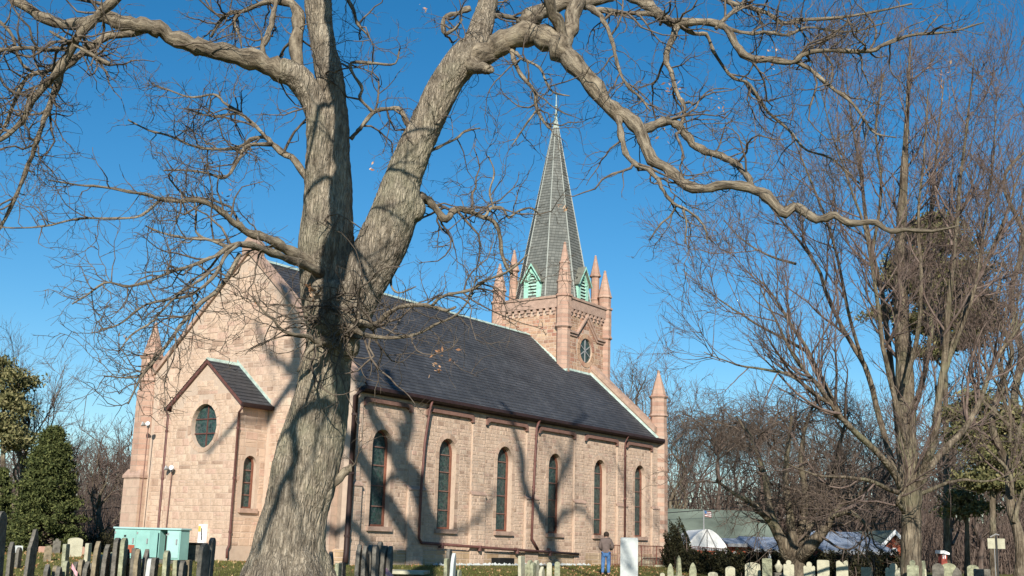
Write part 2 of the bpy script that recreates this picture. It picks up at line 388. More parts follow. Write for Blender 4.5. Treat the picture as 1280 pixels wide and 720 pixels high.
def stone_mesh(k):
    rd = random.Random(k); mb = MB(); j = lambda: rd.uniform(-.025, .025)
    c = [(-.5+j(), -.5+j()), (.5+j(), -.5+j()), (.5+j(), .5+j()), (-.5+j(), .5+j())]; vs = [(x, 0, z) for x, z in c]+[(x*.9, -1+j()*6, z*.84) for x, z in c]
    mb.add(vs, [(4, 5, 6, 7), (0, 1, 5, 4), (1, 2, 6, 5), (2, 3, 7, 6), (3, 0, 4, 7)])
    me = mb.mesh('stone'); me.materials.append(M['stone']); return me
def stones_parts(items, parent, rz):
    """single stones as parts, mesh data shared"""
    if not STONE_MESH: STONE_MESH.extend(stone_mesh(k) for k in range(8))
    for i, (mp, s, z, w, h, p) in enumerate(items):
        o = bpy.data.objects.new('stone', STONE_MESH[i % 8]); COL.objects.link(o); o.parent = parent
        o.location = mp(s+w/2, z+h/2, -.001); o.scale = (w-.014, p, h-.014); o.rotation_euler = (0, 0, rz)

# ---- windows
def arch_window(sc, w, sill, top, mp, depth, parent, splits, rzlabel=None):
    """frame ring + panes + bars + sill, set inside the reveal"""
    op = arch_op(sc, w, sill, top); up = op[3]
    fw = .075 if w > .8 else .06
    mb = MB(); n = 18
    def outline(ins):
        r = w/2-ins; pts = [(sc-r, sill+ins), (sc+r, sill+ins)]
        cz = top-w/2*1.08
        for i in range(n+1):
            a = math.pi*i/n; pts.append((sc+r*math.cos(a), cz+(r*1.08)*math.sin(a)))
        return pts
    o1, o2 = outline(.003), outline(fw); k = len(o1)
    d0, d1 = depth-.12, depth-.02
    for i in range(k):
        j = (i+1) % k
        mb.quad(mp(*o1[i], d0), mp(*o1[j], d0), mp(*o2[j], d0), mp(*o2[i], d0))
        mb.quad(mp(*o2[i], d0), mp(*o2[j], d0), mp(*o2[j], d1), mp(*o2[i], d1))
    win = mb.build('window', M['frame'], parent)
    # panes between the bars
    zs_ = [sill+fw]+[sill+fw+(top-sill-2*fw)*q for q in splits]
    cz = top-w/2*1.08; r = w/2-fw
    for i, z0 in enumerate(zs_):
        pb = MB(); d = depth-.05
        if i < len(zs_)-1:
            z1 = zs_[i+1]-.04; 
            pb.prism([(sc-r, z0), (sc+r, z0), (sc+r, z1), (sc-r, z1)], lambda a, c: mp(a, c, d), lambda a, c: mp(a, c, d+.02))
            bb = MB(); bb.prism([(sc-r, z1), (sc+r, z1), (sc+r, z1+.04), (sc-r, z1+.04)], lambda a, c: mp(a, c, d-.035), lambda a, c: mp(a, c, d+.02)); bb.build('glazing_bar', M['hood'], win)
        else:
            poly = [(sc-r, z0), (sc+r, z0)]+[(sc+r*math.cos(math.pi*q/n), max(z0+.01, cz+r*1.08*math.sin(math.pi*q/n))) for q in range(n+1)]
            pb.prism(poly, lambda a, c: mp(a, c, d), lambda a, c: mp(a, c, d+.02))
        pb.build('pane', M['glass'], win)
    sb = MB(); sb.prism([(sc-w/2-.13, sill-.16), (sc+w/2+.13, sill-.16), (sc+w/2+.13, sill), (sc-w/2-.13, sill)], lambda a, c: mp(a, c, -.11), lambda a, c: mp(a, c, depth-.13)); sb.build('sill', M['trim'], win)
    return win
def ring(mb, sc, zc, rx, rz_, wd, mp, d0, d1, a0=0, a1=math.pi*2, n=20):
    for i in range(n):
        p, q = a0+(a1-a0)*(i+.04)/n, a0+(a1-a0)*(i+.96)/n
        P = [(sc+(rx+e)*math.cos(a), zc+(rz_+e)*math.sin(a)) for e, a in ((0, p), (wd, p), (wd, q), (0, q))]
        mb.prism(P, lambda a, c: mp(a, c, d0), lambda a, c: mp(a, c, d1))

# ---- south wall (b = 0, looking to -b)
mpS = lambda s, z, d: (s, d, z)
US = [1.607+3.855*i for i in range(6)]
ops = [arch_op(u_, 1.06, zz(.40), zz(3.86)) for u_ in US]
south = MB(); wall_open(south, 0, Lc, G0, lambda s: ZE, ops, mpS, .32)
south.box(-.0, Lc, .34, .7, G0, ZE-.02)
south = south.build('side_wall', M['mortar'], church)
PIL = [US[0]-1.93+.0]+[(a+b_)/2 for a, b_ in zip(US, US[1:])]+[Lc-.28]
for i, u_ in enumerate(US):
    arch_window(u_, 1.06, zz(.40), zz(3.86), mpS, .32, church, (.2, .42, .64, .84))
    mb = MB(); ring(mb, u_, zz(3.86)-.53*1.08, .54, .575, .2, mpS, -.012, .01, 0, math.pi, 9)
    for sd in (-1, 1):
        z = zz(.42); rd = random.Random(i*2+sd)
        while z < zz(3.2):
            h = rd.uniform(.2, .34); w = .2; x0 = u_+sd*.535
            mb.box(min(x0, x0+sd*w), max(x0, x0+sd*w), -.012, .01, z+.008, min(z+h, zz(3.3))-.008); z += h
    mb.build('window_surround', M['stone'], church, kind='stuff')
# buttresses
for i, u_ in enumerate(PIL):
    mb = MB(); hw = .42 if i else .2; hl = hw+.06
    if i == 0: c_ = .22
    else: c_ = u_
    mb.box(c_-hw, c_+hw, -.07, .0, G0, ZE-.24)
    zt = zz(1.92)
    mb.prism([(-.15, G0), (-.15, G0), (-.15, zt-.1), (-.07, zt)], lambda a, c: (c_-hl, a, c), lambda a, c: (c_+hl, a, c))
    bt = mb.build('buttress', M['mortar'], church)
    mb = MB(); mb.prism([(-.065, zt+.01), (-.18, zt-.12), (-.18, zt-.16), (-.065, zt-.05)], lambda a, c: (c_-hl-.03, a, c), lambda a, c: (c_+hl+.03, a, c)); mb.build('weathering', M['trim'], bt)
    mpa = lambda s, z, d: (s, d-.07, z); mpb_ = lambda s, z, d: (s, d-.15, z)
    it = lay_stones(c_-hw, c_+hw, zt+.02, ZE-.25, lambda s: 99, lambda *a: False, mpa, .1, .19, .16, .42, i+50)
    it += lay_stones(c_-hl, c_+hl, G0, zt-.27, lambda s: 99, lambda *a: False, mpb_, .1, .19, .16, .42, i+80)
    stones_stuff(it, 'buttress_stones', M['stone'], bt, i)
# frieze and hood strips over every bay
for i, u_ in enumerate(US):
    p0 = (PIL[i]+.42) if i else .42; p1 = PIL[i+1]-.42
    mb = MB(); mb.box(p0-.02, p1+.02, -.068, .0, zz(4.93), ZE-.24)
    fr = mb.build('frieze', M['stone'], church)
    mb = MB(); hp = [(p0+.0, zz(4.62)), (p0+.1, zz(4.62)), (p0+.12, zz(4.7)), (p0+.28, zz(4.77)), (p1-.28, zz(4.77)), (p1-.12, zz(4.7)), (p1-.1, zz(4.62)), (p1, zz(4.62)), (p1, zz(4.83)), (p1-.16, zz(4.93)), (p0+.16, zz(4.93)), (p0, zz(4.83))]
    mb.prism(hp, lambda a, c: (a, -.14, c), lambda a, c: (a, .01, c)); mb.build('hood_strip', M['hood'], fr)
sb_items = lay_stones(0, Lc, zz(-.40), zz(4.9), lambda s: 99, block_fn(ops, .2, [(p-.42, p+.42, 0, 99) for p in PIL[1:]]+[(-1, .45, 0, 99)]), mpS, .1, .19, .16, .42, seed=4)
fnd = lay_stones(-.1, Lc+.1, G0, zz(-.52), lambda s: 99, lambda *a: False, lambda s, z, d: (s, d-.1, z), .25, .4, .4, .9, seed=9)
mb = MB(); mb.box(-.1, Lc, -.1, -.002, G0, zz(-.5)); mb.prism([(-.12, zz(-.5)), (0, zz(-.38)), (0, zz(-.5))], lambda a, c: (-.1, a, c), lambda a, c: (Lc, a, c))
pl = mb.build('plinth', M['mortar'], church); stones_stuff(fnd, 'plinth_stones', M['base'], pl)

# ---- east gable wall (a = 0, looking to -a)
mpG = lambda s, z, d: (d, s, z)
topG = lambda s: ZE+(ZR-ZE)*(1-abs(s-Wc/2)/(Wc/2))+.12
PX0, PX1, PA, PC = 4.3, 8.1, -1.4, 6.2
gable = MB(); wall_open(gable, 0, Wc, G0, topG, [], mpG, .3, (Wc/2,))
gable.prism([(0, G0), (Wc, G0), (Wc, topG(Wc)), (Wc/2, topG(Wc/2)), (0, topG(0))], lambda a, c: (.06, a, c), lambda a, c: (.6, a, c))
gable = gable.build('gable_wall', M['mortar'], church)
blk = block_fn([], 0, [(PX0-.12, PX1+.12, 0, zz(4.85)), (10.85, 99, 0, 99), (-9, .95, 0, 99)])
def blkG(a, c, z0, z1):
    if blk(a, c, z0, z1): return True
    roofz = zz(6.55)-.82*abs((a+c)/2-PC)
    return z0 < roofz+.05 and PX0-.4 < a < PX1+.3 and z1 > zz(4.6)
gi = lay_stones(.05, Wc-.05, zz(-.42), ZR+.1, lambda s: topG(s)-.1, blkG, mpG, .17, .32, .24, .7, seed=2)
mb = MB(); mb.box(-.1, .0, -.1, Wc+.1, G0, zz(-.5)); mb.prism([(-.12, zz(-.5)), (0, zz(-.4)), (0, zz(-.5))], lambda a, c: (a, -.1, c), lambda a, c: (a, Wc+.1, c))
pl = mb.build('plinth', M['mortar'], church)
stones_stuff(lay_stones(-.1, Wc+.1, G0, zz(-.52), lambda s: 99, lambda *a: False, lambda s, z, d: (d-.1, s, z), .25, .4, .4, .9, seed=19), 'plinth_stones', M['base'], pl)
# raking coping of the near gable, with a kneeler stone at the apex
def coping(a0, a1, lift, name='coping', th=.2):
    mb = MB()
    for sg in (-1, 1):
        yb, ya = Wc/2+sg*(Wc/2+.02), Wc/2
        zb_, za = ZE+lift, ZR+lift
        mb.prism([(yb, zb_), (ya, za), (ya, za+th), (yb, zb_+th)], lambda p, q: (a0, p, q), lambda p, q: (a1, p, q))
    return mb.build(name, M['cope'], church)
coping(-.1, .5, .14)
mb = MB(); mb.box(-.14, .5, Wc/2-.3, Wc/2+.3, ZR+.1, ZR+.55); mb.prism([(-.3, ZR+.55), (.3, ZR+.55), (0, ZR+.8)], lambda p, q: (-.14, Wc/2+p, q), lambda p, q: (.5, Wc/2+p, q)); mb.build('apex_stone', M['cope'], church)
coping(Lc-.35, Lc+.15, .3, 'coping', .28)
mb = MB(); mb.prism([(0, G0), (Wc, G0), (Wc, ZE+.3), (Wc/2, ZR+.3), (0, ZE+.3)], lambda a, c: (Lc-.3, a, c), lambda a, c: (Lc+.1, a, c)); mb.build('front_gable_wall', M['mortar'], church)
mb = MB(); mb.box(0, Lc, Wc-.5, Wc, G0, ZE); mb.build('far_side_wall', M['mortar'], church)


# ---- roof: slate courses as real steps
def roof_slope(name, a0, a1, yb, zb_, ya, za, rows, parent, material, lip=.016):
    vs = []; fs = []; uvs = []
    sl_ = math.hypot(ya-yb, za-zb_)/rows; ny, nz = -(za-zb_), (ya-yb); l = math.hypot(ny, nz); ny, nz = ny/l, nz/l
    if nz < 0: ny, nz = -ny, -nz
    rd = random.Random(3)
    for r_ in range(rows):
        t0, t1 = r_/rows, (r_+1.05)/rows; t1 = min(1, t1)
        P0 = (yb+(ya-yb)*t0, zb_+(za-zb_)*t0); P1 = (yb+(ya-yb)*t1, zb_+(za-zb_)*t1)
        n_ = 28
        for q in range(n_):
            x0, x1 = a0+(a1-a0)*q/n_, a0+(a1-a0)*(q+1)/n_
            e0, e1 = lip+rd.uniform(-.003, .005), lip
            k = len(vs)
            A = (P0[0]+ny*e1, P0[1]+nz*e1)
            vs += [(x0, *P0), (x1, *P0), (x1, *A), (x0, *A), (x1, *P1), (x0, *P1)]
            fs += [(k, k+1, k+2, k+3), (k+3, k+2, k+4, k+5)]
            uvs += [(x0, r_*sl_), (x1, r_*sl_), (x1, r_*sl_+.001), (x0, r_*sl_+.001), (x0, r_*sl_+.001), (x1, r_*sl_+.001), (x1, (r_+1)*sl_-.004), (x0, (r_+1)*sl_-.004)]
    me = bpy.data.meshes.new(name); me.from_pydata(vs, [], fs); uv = me.uv_layers.new(name='UVMap')
    uv.data.foreach_set('uv', [c for p in uvs for c in p])
    return link(name, me, material, parent)
OV = .24
zb_e = ZE-.0-OV*(ZR-ZE)/(Wc/2)*.0+.02
zlow = ZE-.05
roof_slope('roof', .5, Lc-.35, -OV, zlow, Wc/2, ZR, 36, church, M['slate'])
roof_slope('roof', .5, Lc-.35, Wc+OV, zlow, Wc/2, ZR, 36, church, M['slate'])
mb = MB(); mb.prism([(-OV+.02, zlow-.02), (Wc/2, ZR-.05), (Wc+OV-.02, zlow-.02), (Wc/2, ZR-.4)], lambda p, q: (.5, p, q), lambda p, q: (Lc-.35, p, q)); mb.build('roof_deck', M['gutter'], church)
mb = MB()
mb.prism([(-.13, -.08), (0, .045), (.13, -.08), (0, 0)], lambda p, q: (.45, Wc/2+p, ZR+.02+q), lambda p, q: (Lc-1.9, Wc/2+p, ZR+.02+q)); mb.build('ridge_flashing', M['copper'], church)
ks = (ZR-zlow)/(Wc/2+OV)
def roofz(y): return zlow+ks*(y+OV)
mb = MB()
y0, y1 = -OV, 3.9
mb.prism([(Lc-.5, 0), (Lc-.34, 0), (Lc-.34, .1), (Lc-.46, .05)], lambda p, q: (p, y0, roofz(y0)+.02+q), lambda p, q: (p, y1, roofz(y1)+.02+q)); mb.build('rake_flashing', M['copper'], church)
# gutter and eaves board along the south eave
mb = MB(); mb.prism([(-.25, -.0), (-.4, .03), (-.42, -.1), (-.34, -.17), (-.23, -.17)], lambda p, q: (.1, p, zlow+q), lambda p, q: (Lc+.05, p, zlow+q)); mb.box(.1, Lc, -.23, .05, zlow-.2, zlow-.06); mb.build('gutter', M['gutter'], church)

# ---- downpipes on the south wall
def pipe(pts, r=.05, mt='brown'):
    mb = MB(); mb.tube(pts, r, 8); p = mb.build('downpipe', M[mt], church, smooth=True)
    for i in range(len(pts)-1):
        a, c = Vector(pts[i]), Vector(pts[i+1])
        if (a-c).length > 2:
            for q in (.12, .5, .9):
                w = a.lerp(c, q); mb = MB(); mb.lathe(w.x, w.y, [(r+.018, w.z-.04), (r+.018, w.z+.04)], 8); mb.build('collar', M[mt], p)
    return p
def sp(px, py, d):
    """point of the side wall seen at a pixel, d metres in front of it"""
    r_ = ray(px, py); c0 = np.array([CXY[0]-G2[0]*d, CXY[1]-G2[1]*d, 0]); g = np.array([*G2, 0]); t_ = ((c0-CAM)@g)/(r_@g); P = CAM+r_*t_
    a, b_ = church_ab(P[0], P[1]); return (a, -d, P[2])
pipe([(3.95, -.34, zlow-.12), (3.95, -.28, zlow-.35), (3.93, -.26, zlow-.5), (3.72, -.26, zz(3.6)), (3.62, -.26, zz(2.)), (3.6, -.26, zz(.05)), (3.75, -.26, zz(-.13))], .05)
pipe([(11.35, -.34, zlow-.1), (11.25, -.26, zlow-.45), (11.1, -.26, zz(2)), (11.05, -.26, zz(.15)), (11.55, -.26, zz(-.3))], .055)
pipe([(19.1, -.34, zlow-.1), (18.95, -.26, zlow-.45), (18.95, -.26, zz(-.5))], .05)
pipe([(.02, -.36, zlow-.1), (-.22, -.26, zlow-.4), (-.25, -.24, zz(-.5)), (-.35, -.3, zz(-.86))], .1, 'gutter')
# collector pipe that runs along the foot of the wall
mb = MB(); mb.tube([(3.75, -.26, zz(-.13)), (9, -.26, zz(-.3)), (14.8, -.26, zz(-.46))], .055, 8); cp_ = mb.build('collector_pipe', M['brown'], church, smooth=True)
for a in (5, 7.4, 10, 12.5):
    mb = MB(); mb.lathe(a, -.26, [(.08, zz(-.20-.03*(a-4))-.09), (.08, zz(-.2-.03*(a-4))+.12)], 6); mb.box(a-.03, a+.03, -.26, -.1, zz(-.3), zz(-.24)); mb.build('bracket', M['brown'], cp_)
mb = MB(); mb.box(8.4, 9.4, -.55, -.12, .5, .95); mb.build('window_well', M['dark'], church)
# ---- porch on the gable wall
mpP = lambda s, z, d: (PA+d, s, z)
topP = lambda s: zz(6.3)-.82*abs(s-PC)
oval = oval_op(PC, 1.42, zz(3.91), 1.63)
pw = MB(); wall_open(pw, PX0, PX1, G0, topP, [oval], mpP, .3, (PC,))
mpQ = lambda s, z, d: (s, PX0+d, z)
side_op = arch_op(-.72, .62, zz(.92), zz(2.82))
wall_open(pw, PA, 0, G0, lambda s: topP(PX0), [side_op], mpQ, .26)
pw.box(PA+.32, 0, PX0+.3, PX1, G0, zz(4.6))
pw.quad((PA, PX1, G0), (0, PX1, G0), (0, PX1, topP(PX1)), (PA, PX1, topP(PX1)))
porch = pw.build('porch', M['mortar'], church)
pit = lay_stones(PX0, PX1, zz(-.42), zz(6.3), lambda s: topP(s)-.05, block_fn([oval], .22), mpP, .17, .32, .24, .7, seed=5)
qit = lay_stones(PA, 0, zz(-.42), zz(4.7), lambda s: 99, block_fn([side_op], .12), mpQ, .17, .32, .24, .6, seed=6)
stones_stuff(qit, 'porch_stones', M['stone'], porch, 6)
arch_window(-.72, .62, zz(.92), zz(2.82), mpQ, .26, porch if False else church, (.25, .5, .75))
mb = MB(); ring(mb, PC, zz(3.91), .72, .825, .17, mpP, -.02, .01, n=18); mb.build('oval_surround', M['stone'], porch, kind='stuff')
mb = MB(); op_ = [(PC+.7*math.cos(a), zz(3.91)+.815*math.sin(a)) for a in [2*math.pi*i/28 for i in range(28)]]
mb.prism(op_, lambda a, c: mpP(a, c, .19), lambda a, c: mpP(a, c, .23)); ov = mb.build('oval_window', M['glass'], church)
for z in (.27, -.27): 
    mb = MB(); wz = .7*math.sqrt(1-(z/.815)**2); mb.box(PA+.15, PA+.19, PC-wz, PC+wz, zz(3.91)+z-.02, zz(3.91)+z+.02); mb.build('glazing_bar', M['brown'], ov)
for y in (.0,):
    mb = MB(); mb.box(PA+.15, PA+.189, PC-.02, PC+.02, zz(3.91)-.8, zz(3.91)+.8); mb.build('glazing_bar', M['brown'], ov)
pr = empty('porch_roof', (0, 0, 0)); pr.parent = church
for sg in (-1, 1):
    yb = PC+sg*2.12; roof_slope('roof_slope', PA-.12, .0, yb, zz(6.42)-.82*2.12, PC, zz(6.42), 12, pr, M['slate'], .02)
    mb = MB(); zb2 = zz(6.42)-.82*2.12
    mb.prism([(yb, zb2-.01), (PC, zz(6.42)-.01), (PC, zz(6.42)-.16), (yb, zb2-.16)], lambda p, q: (PA-.1, p, q), lambda p, q: (-.0, p, q)); mb.build('verge', M['brown'], pr)
    mb = MB(); e = yb+sg*.07; mb.box(PA-.14, .02, min(yb, e)-.03, max(yb, e)+.03, zb2-.14, zb2+.0); mb.build('porch_gutter', M['gutter'], pr)
    wy = PC+sg*(1.9+.07)
    pipe([(PA-.08, yb+sg*.05, zb2-.1), (PA-.1, wy, zb2-.35), (PA-.1, wy, zz(-.4)), (PA-.16, wy-sg*.02, zz(-.55)), (PA-.16, wy, zz(-.85))], .045)
mb = MB(); mb.prism([(-.1, -.1), (0, .03), (.1, -.1), (0, -.02)], lambda p, q: (PA-.12, PC+p, zz(6.45)+q), lambda p, q: (0, PC+p, zz(6.45)+q)); mb.build('ridge_flashing', M['copper'], pr)
# small lead flashing where the porch roof meets the gable
mb = MB(); mb.prism([(PC, zz(6.44)), (PC-2.0, zz(6.44)-1.64), (PC-2.0, zz(6.44)-1.52), (PC, zz(6.58))], lambda p, q: (-.03, p, q), lambda p, q: (.0, p, q)); mb.build('wall_flashing', M['copper'], pr)

# stones: the 300 that show largest as single parts, the rest as one part of each wall
def near_first(items):
    def k(it):
        mp, s, z, w, h, p = it; q = mp(s, z, 0); x, y, _ = church_pt(q[0], q[1]); return -(w*h)/(x*x+y*y)*1000
    return sorted(items, key=k)
gi = near_first(gi); 
def vis_gable(it):
    y = it[1]; return 1
stones_parts(gi[:300], gable, -math.pi/2); stones_stuff(gi[300:], 'wall_stones', M['stone'], gable, 1)
pit = near_first(pit); stones_parts(pit[:300], porch, -math.pi/2)
if pit[300:]: stones_stuff(pit[300:], 'porch_face_stones', M['stone'], porch, 1)
sb_items = near_first(sb_items); stones_parts(sb_items[:300], south, 0); stones_stuff(sb_items[300:], 'wall_stones', M['stone'], south, 2)

# ---- corner turrets of the nave
def turret(a, b_, r, z_cone, z_tip, z_low, r_low, m1='ashlar_pale', base_w=.62, ledge=None):
    ph = math.pi/8; mb = MB()
    mb.lathe(a, b_, [(r, z_low), (r, z_cone-.06)], 8, ph)
    tu = mb.build('turret', M[m1], church)
    mb = MB(); mb.lathe(a, b_, [(r+.03, z_cone-.1), (r+.09, z_cone-.02), (r+.07, z_cone+.03), (r*.95, z_cone+.06), (r*.62, z_cone+(z_tip-z_cone)*.45), (.06, z_tip-.05), (.075, z_tip), (.02, z_tip+.1)], 8, ph); mb.build('pinnacle', M[m1], tu)
    mb = MB(); mb.lathe(a, b_, [(r+.02, z_cone-1.06), (r+.08, z_cone-1.0), (r+.03, z_cone-.9)], 8, ph); mb.build('string_course', M['trim'], tu)
    mb = MB(); mb.lathe(a, b_, [(r_low, G0), (r_low, z_low-.15), (r, z_low+.12)], 8, ph); mb.build('shaft', M[m1], tu)
    if ledge:
        mb = MB(); mb.box(a-base_w, a+base_w, b_-base_w, b_+base_w, G0, ledge); mb.build('pier', M['ashlar_pale'], tu)
        mb = MB(); mb.lathe(a, b_, [(base_w*1.414+.07, ledge), (base_w*1.414+.07, ledge+.1), (r_low+.05, ledge+.35)], 4, math.pi/4); mb.build('ledge', M['trim'], tu)
    return tu
turret(.15, 11.5, .46, zz(7.05), zz(8.45), zz(5.6), .52, 'ashlar', base_w=.5, ledge=zz(2.1))
turret(.15, 1.0, .40, zz(7.05), zz(8.45), zz(5.6), .42, base_w=.46, ledge=zz(2.1))
turret(Lc+.3, .1, .42, zz(7.5), zz(8.8), zz(5.6), .46, 'ashlar')
turret(Lc+.3, Wc, .42, zz(7.5), zz(8.8), zz(5.6), .5, 'ashlar')

# ================================================================= TOWER
ta, tb, tw = 21.81, Wc/2, 4.16; h = tw/2; TZ = zz(12.6)
tower = MB(); tower.box(ta-h, ta+h, tb-h, tb+h, G0, TZ-.25)
# round windows on the two seen faces are real recesses: sheets in front of the core
tower = tower.build('tower', M['mortar'], church)
FACES = [(lambda s, z, d: (ta-h-.10+d, tb-h+s, z)), (lambda s, z, d: (ta-h+s, tb-h-.10+d, z)), (lambda s, z, d: (ta+h+.10-d, tb-h+s, z)), (lambda s, z, d: (ta-h+s, tb+h+.10-d, z))]
for fi, mp in enumerate(FACES):
    par = tower
    rw = oval_op(tw/2, 1.22, TZ-2.62, 1.3)
    o_ = [rw] if fi == 1 else []
    mb = MB(); wall_open(mb, .0, tw, zz(5), lambda s: TZ-.7, o_, mp, .095); face = mb.build('tower_face', M['mortar'], church)
    if fi == 1:
        mb = MB(); pts = [(tw/2+.6*math.cos(a), TZ-2.62+.64*math.sin(a)) for a in [2*math.pi*i/28 for i in range(28)]]
        mb.prism(pts, lambda a, c: mp(a, c, .07), lambda a, c: mp(a, c, .094)); rwn = mb.build('round_window', M['glass'], face)
        for k in range(3):
            an = k*math.pi/3+math.pi/2; mb = MB(); dx, dz = math.cos(an), math.sin(an)
            q = [(tw/2+dx*.6*sg-dz*.025*s2, TZ-2.62+dz*.6*sg+dx*.025*s2) for sg, s2 in ((-1, -1), (1, -1), (1, 1), (-1, 1))]
            mb.prism(q, lambda a, c: mp(a, c, .03+.003*k), lambda a, c: mp(a, c, .069)); mb.build('tracery', M['grey'], rwn)
        mb = MB(); ring(mb, tw/2, TZ-2.62, .62, .66, .24, mp, -.03, .01, n=18); mb.build('voussoirs', M['stone2'], face, kind='stuff')
        # gabled hood mould
        mb = MB(); zt = TZ-.68; k1 = 1.12; w_ = .16
        for sg in (-1, 1):
            x0 = tw/2; x1 = tw/2+sg*1.02; x2 = tw/2+sg*(tw/2-.25)
            for dd, ww, off in ((-.16, .1, 0), (-.08, .12, .11)):
                mb.prism([(x0, zt-off*1.5), (x1, zt-k1-off), (x1, zt-k1-ww-off), (x0, zt-ww*1.5-off*1.5)], lambda a, c: mp(a, c, dd), lambda a, c: mp(a, c, .0))
                mb.prism([(x1, zt-k1-off), (x2, zt-k1-off), (x2, zt-k1-ww-off), (x1, zt-k1-ww-off)], lambda a, c: mp(a, c, dd+.004), lambda a, c: mp(a, c, .0))
        mb.build('hood_mould', M['trim'], face)
    if fi < 2:
        it = lay_stones(.3, tw-.3, zz(8.2), TZ-.98, lambda s: 99, block_fn(o_, .28), mp, .15, .24, .2, .45, seed=60+fi)
        stones_stuff(it, 'tower_stones', M['stone2'], face, fi)
    # corbel table
    mb = MB(); mb.prism([(0, TZ-.62), (tw, TZ-.62), (tw, TZ-.12), (0, TZ-.12)], lambda a, c: mp(a, c, -.14), lambda a, c: mp(a, c, .12)); par_ = mb.build('parapet', M['trim'], tower)
    mb = MB(); mb.prism([(0, TZ-.12), (tw, TZ-.12), (tw, TZ), (0, TZ)], lambda a, c: mp(a, c, -.2), lambda a, c: mp(a, c, .3)); mb.build('parapet_coping', M['cope'], par_)
    n_ = 9
    for k in range(n_):
        s_ = .5+(tw-1.0)*k/(n_-1)
        mb = MB(); mb.prism([(s_-.1, TZ-.8), (s_+.1, TZ-.8), (s_+.1, TZ-.62), (s_-.1, TZ-.62)], lambda a, c: mp(a, c, -.13), lambda a, c: mp(a, c, .0))
        mb.prism([(s_-.07, TZ-.95), (s_+.07, TZ-.95), (s_+.07, TZ-.8), (s_-.07, TZ-.8)], lambda a, c: mp(a, c, -.07), lambda a, c: mp(a, c, .0)); mb.build('corbel', M['trim'], par_)
mb = MB(); mb.box(ta-h+.1, ta+h-.1, tb-h+.1, tb+h-.1, TZ-.3, TZ-.2); mb.build('tower_roof_deck', M['copper'], tower)
def tturret(a, b_, r, top, tall, thin=False):
    ph = math.pi/8; mb = MB(); mb.lathe(a, b_, [(r*.9, zz(5)), (r*.9, TZ-1.75)], 8, ph); tu = mb.build('tower_turret', M['ashlar'], church)
    mb = MB(); mb.lathe(a, b_, [(r*.92, TZ-1.75), (r+.07, TZ-1.66), (r, TZ-1.5), (r, TZ-.12), (r+.07, TZ-.06), (r+.05, TZ+.04), (r*.9, TZ+.06)], 8, ph); mb.build('turret_stage', M['ashlar'], tu)
    if thin:
        z1 = top-1.15; prof = [(r*.8, TZ-.2), (r*.8, TZ+.5), (r*.95, TZ+.56), (r*.8, TZ+.64), (r*.75, z1-.08), (r*1.1, z1), (r*1.1, z1+.07), (r*.95, z1+.1), (.06, top-.03), (.08, top), (.02, top+.08)]
    elif tall:
        z1 = TZ+.72; prof = [(r*.9, TZ+.06), (r*.95, z1-.05), (r*1.06, z1), (r*1.04, z1+.06), (r*.9, z1+.1), (r*.66, z1+.95), (r*.76, z1+1.0), (r*.74, z1+1.06), (r*.62, z1+1.1), (.07, top-.05), (.09, top), (.02, top+.08)]
    else:
        z1 = TZ+.62; prof = [(r*.9, TZ+.06), (r*.92, z1-.05), (r*1.1, z1), (r*1.08, z1+.06), (r*1.0, z1+.1), (.07, top-.05), (.09, top), (.02, top+.08)]
    mb = MB(); mb.lathe(a, b_, prof, 8, ph); mb.build('pinnacle', M['ashlar'], tu)
tturret(ta-h, tb-h, .40, TZ+2.8, True)
tturret(ta-h, tb+h, .38, TZ+2.1, False)
tturret(ta+h, tb-h, .38, TZ+2.1, False)
tturret(ta+h, tb+h, .38, TZ+2.1, False)
def ab_from_px(px, py, depth_a=None, depth_b=None):
    r_ = ray(px, py)
    if depth_b is not None: n_ = np.array([*G2, 0]); c0 = np.array(church_pt(0, depth_b))
    else: n_ = np.array([*U2, 0]); c0 = np.array(church_pt(depth_a, 0))
    t_ = ((c0-CAM)@n_)/(r_@n_); P = CAM+r_*t_; return (*church_ab(P[0], P[1]), P[2])
pA = ab_from_px(643, 314, depth_b=tb+h); tturret(pA[0], tb+h, .3, pA[2], True, True)
pB = ab_from_px(744.5, 321, depth_a=ta+h); tturret(ta+h, pB[1], .3, pB[2], True, True)
# spire
SZ0, SZ1, SR = TZ-.25, zz(23.55), 2.16
vs = []; fs = []; uvs = []; rows = 68; hh = (SZ1-SZ0)/rows
for r_ in range(rows):
    z0, z1 = SZ0+hh*r_, SZ0+hh*(r_+1.05)
    R0, R1 = SR*(1-r_/rows)+.035, SR*(1-(r_+1.05)/rows)+.012
    R0 = max(R0, .03); R1 = max(R1, .02)
    for k in range(8):
        a0, a1 = math.pi/8+math.pi/4*k, math.pi/8+math.pi/4*(k+1); n0 = len(vs)
        vs += [(ta+(R0-.03)*math.cos(a0), tb+(R0-.03)*math.sin(a0), z0), (ta+(R0-.03)*math.cos(a1), tb+(R0-.03)*math.sin(a1), z0), (ta+R0*math.cos(a1), tb+R0*math.sin(a1), z0), (ta+R0*math.cos(a0), tb+R0*math.sin(a0), z0), (ta+R1*math.cos(a1), tb+R1*math.sin(a1), z1), (ta+R1*math.cos(a0), tb+R1*math.sin(a0), z1)]
        fs += [(n0, n0+1, n0+2, n0+3), (n0+3, n0+2, n0+4, n0+5)]; wd = R0*.765
        u0 = k*7.3-wd/2+r_*.07
        uvs += [(u0, r_*.16+.001)]*4+[(u0, r_*.16+.001), (u0+wd, r_*.16+.001), (u0+wd, (r_+1)*.16-.004), (u0, (r_+1)*.16-.004)]
me = bpy.data.meshes.new('spire'); me.from_pydata(vs, [], fs); uv = me.uv_layers.new(name='UVMap'); uv.data.foreach_set('uv', [c for p in uvs for c in p])
spire = link('spire', me, M['shingle'], church)
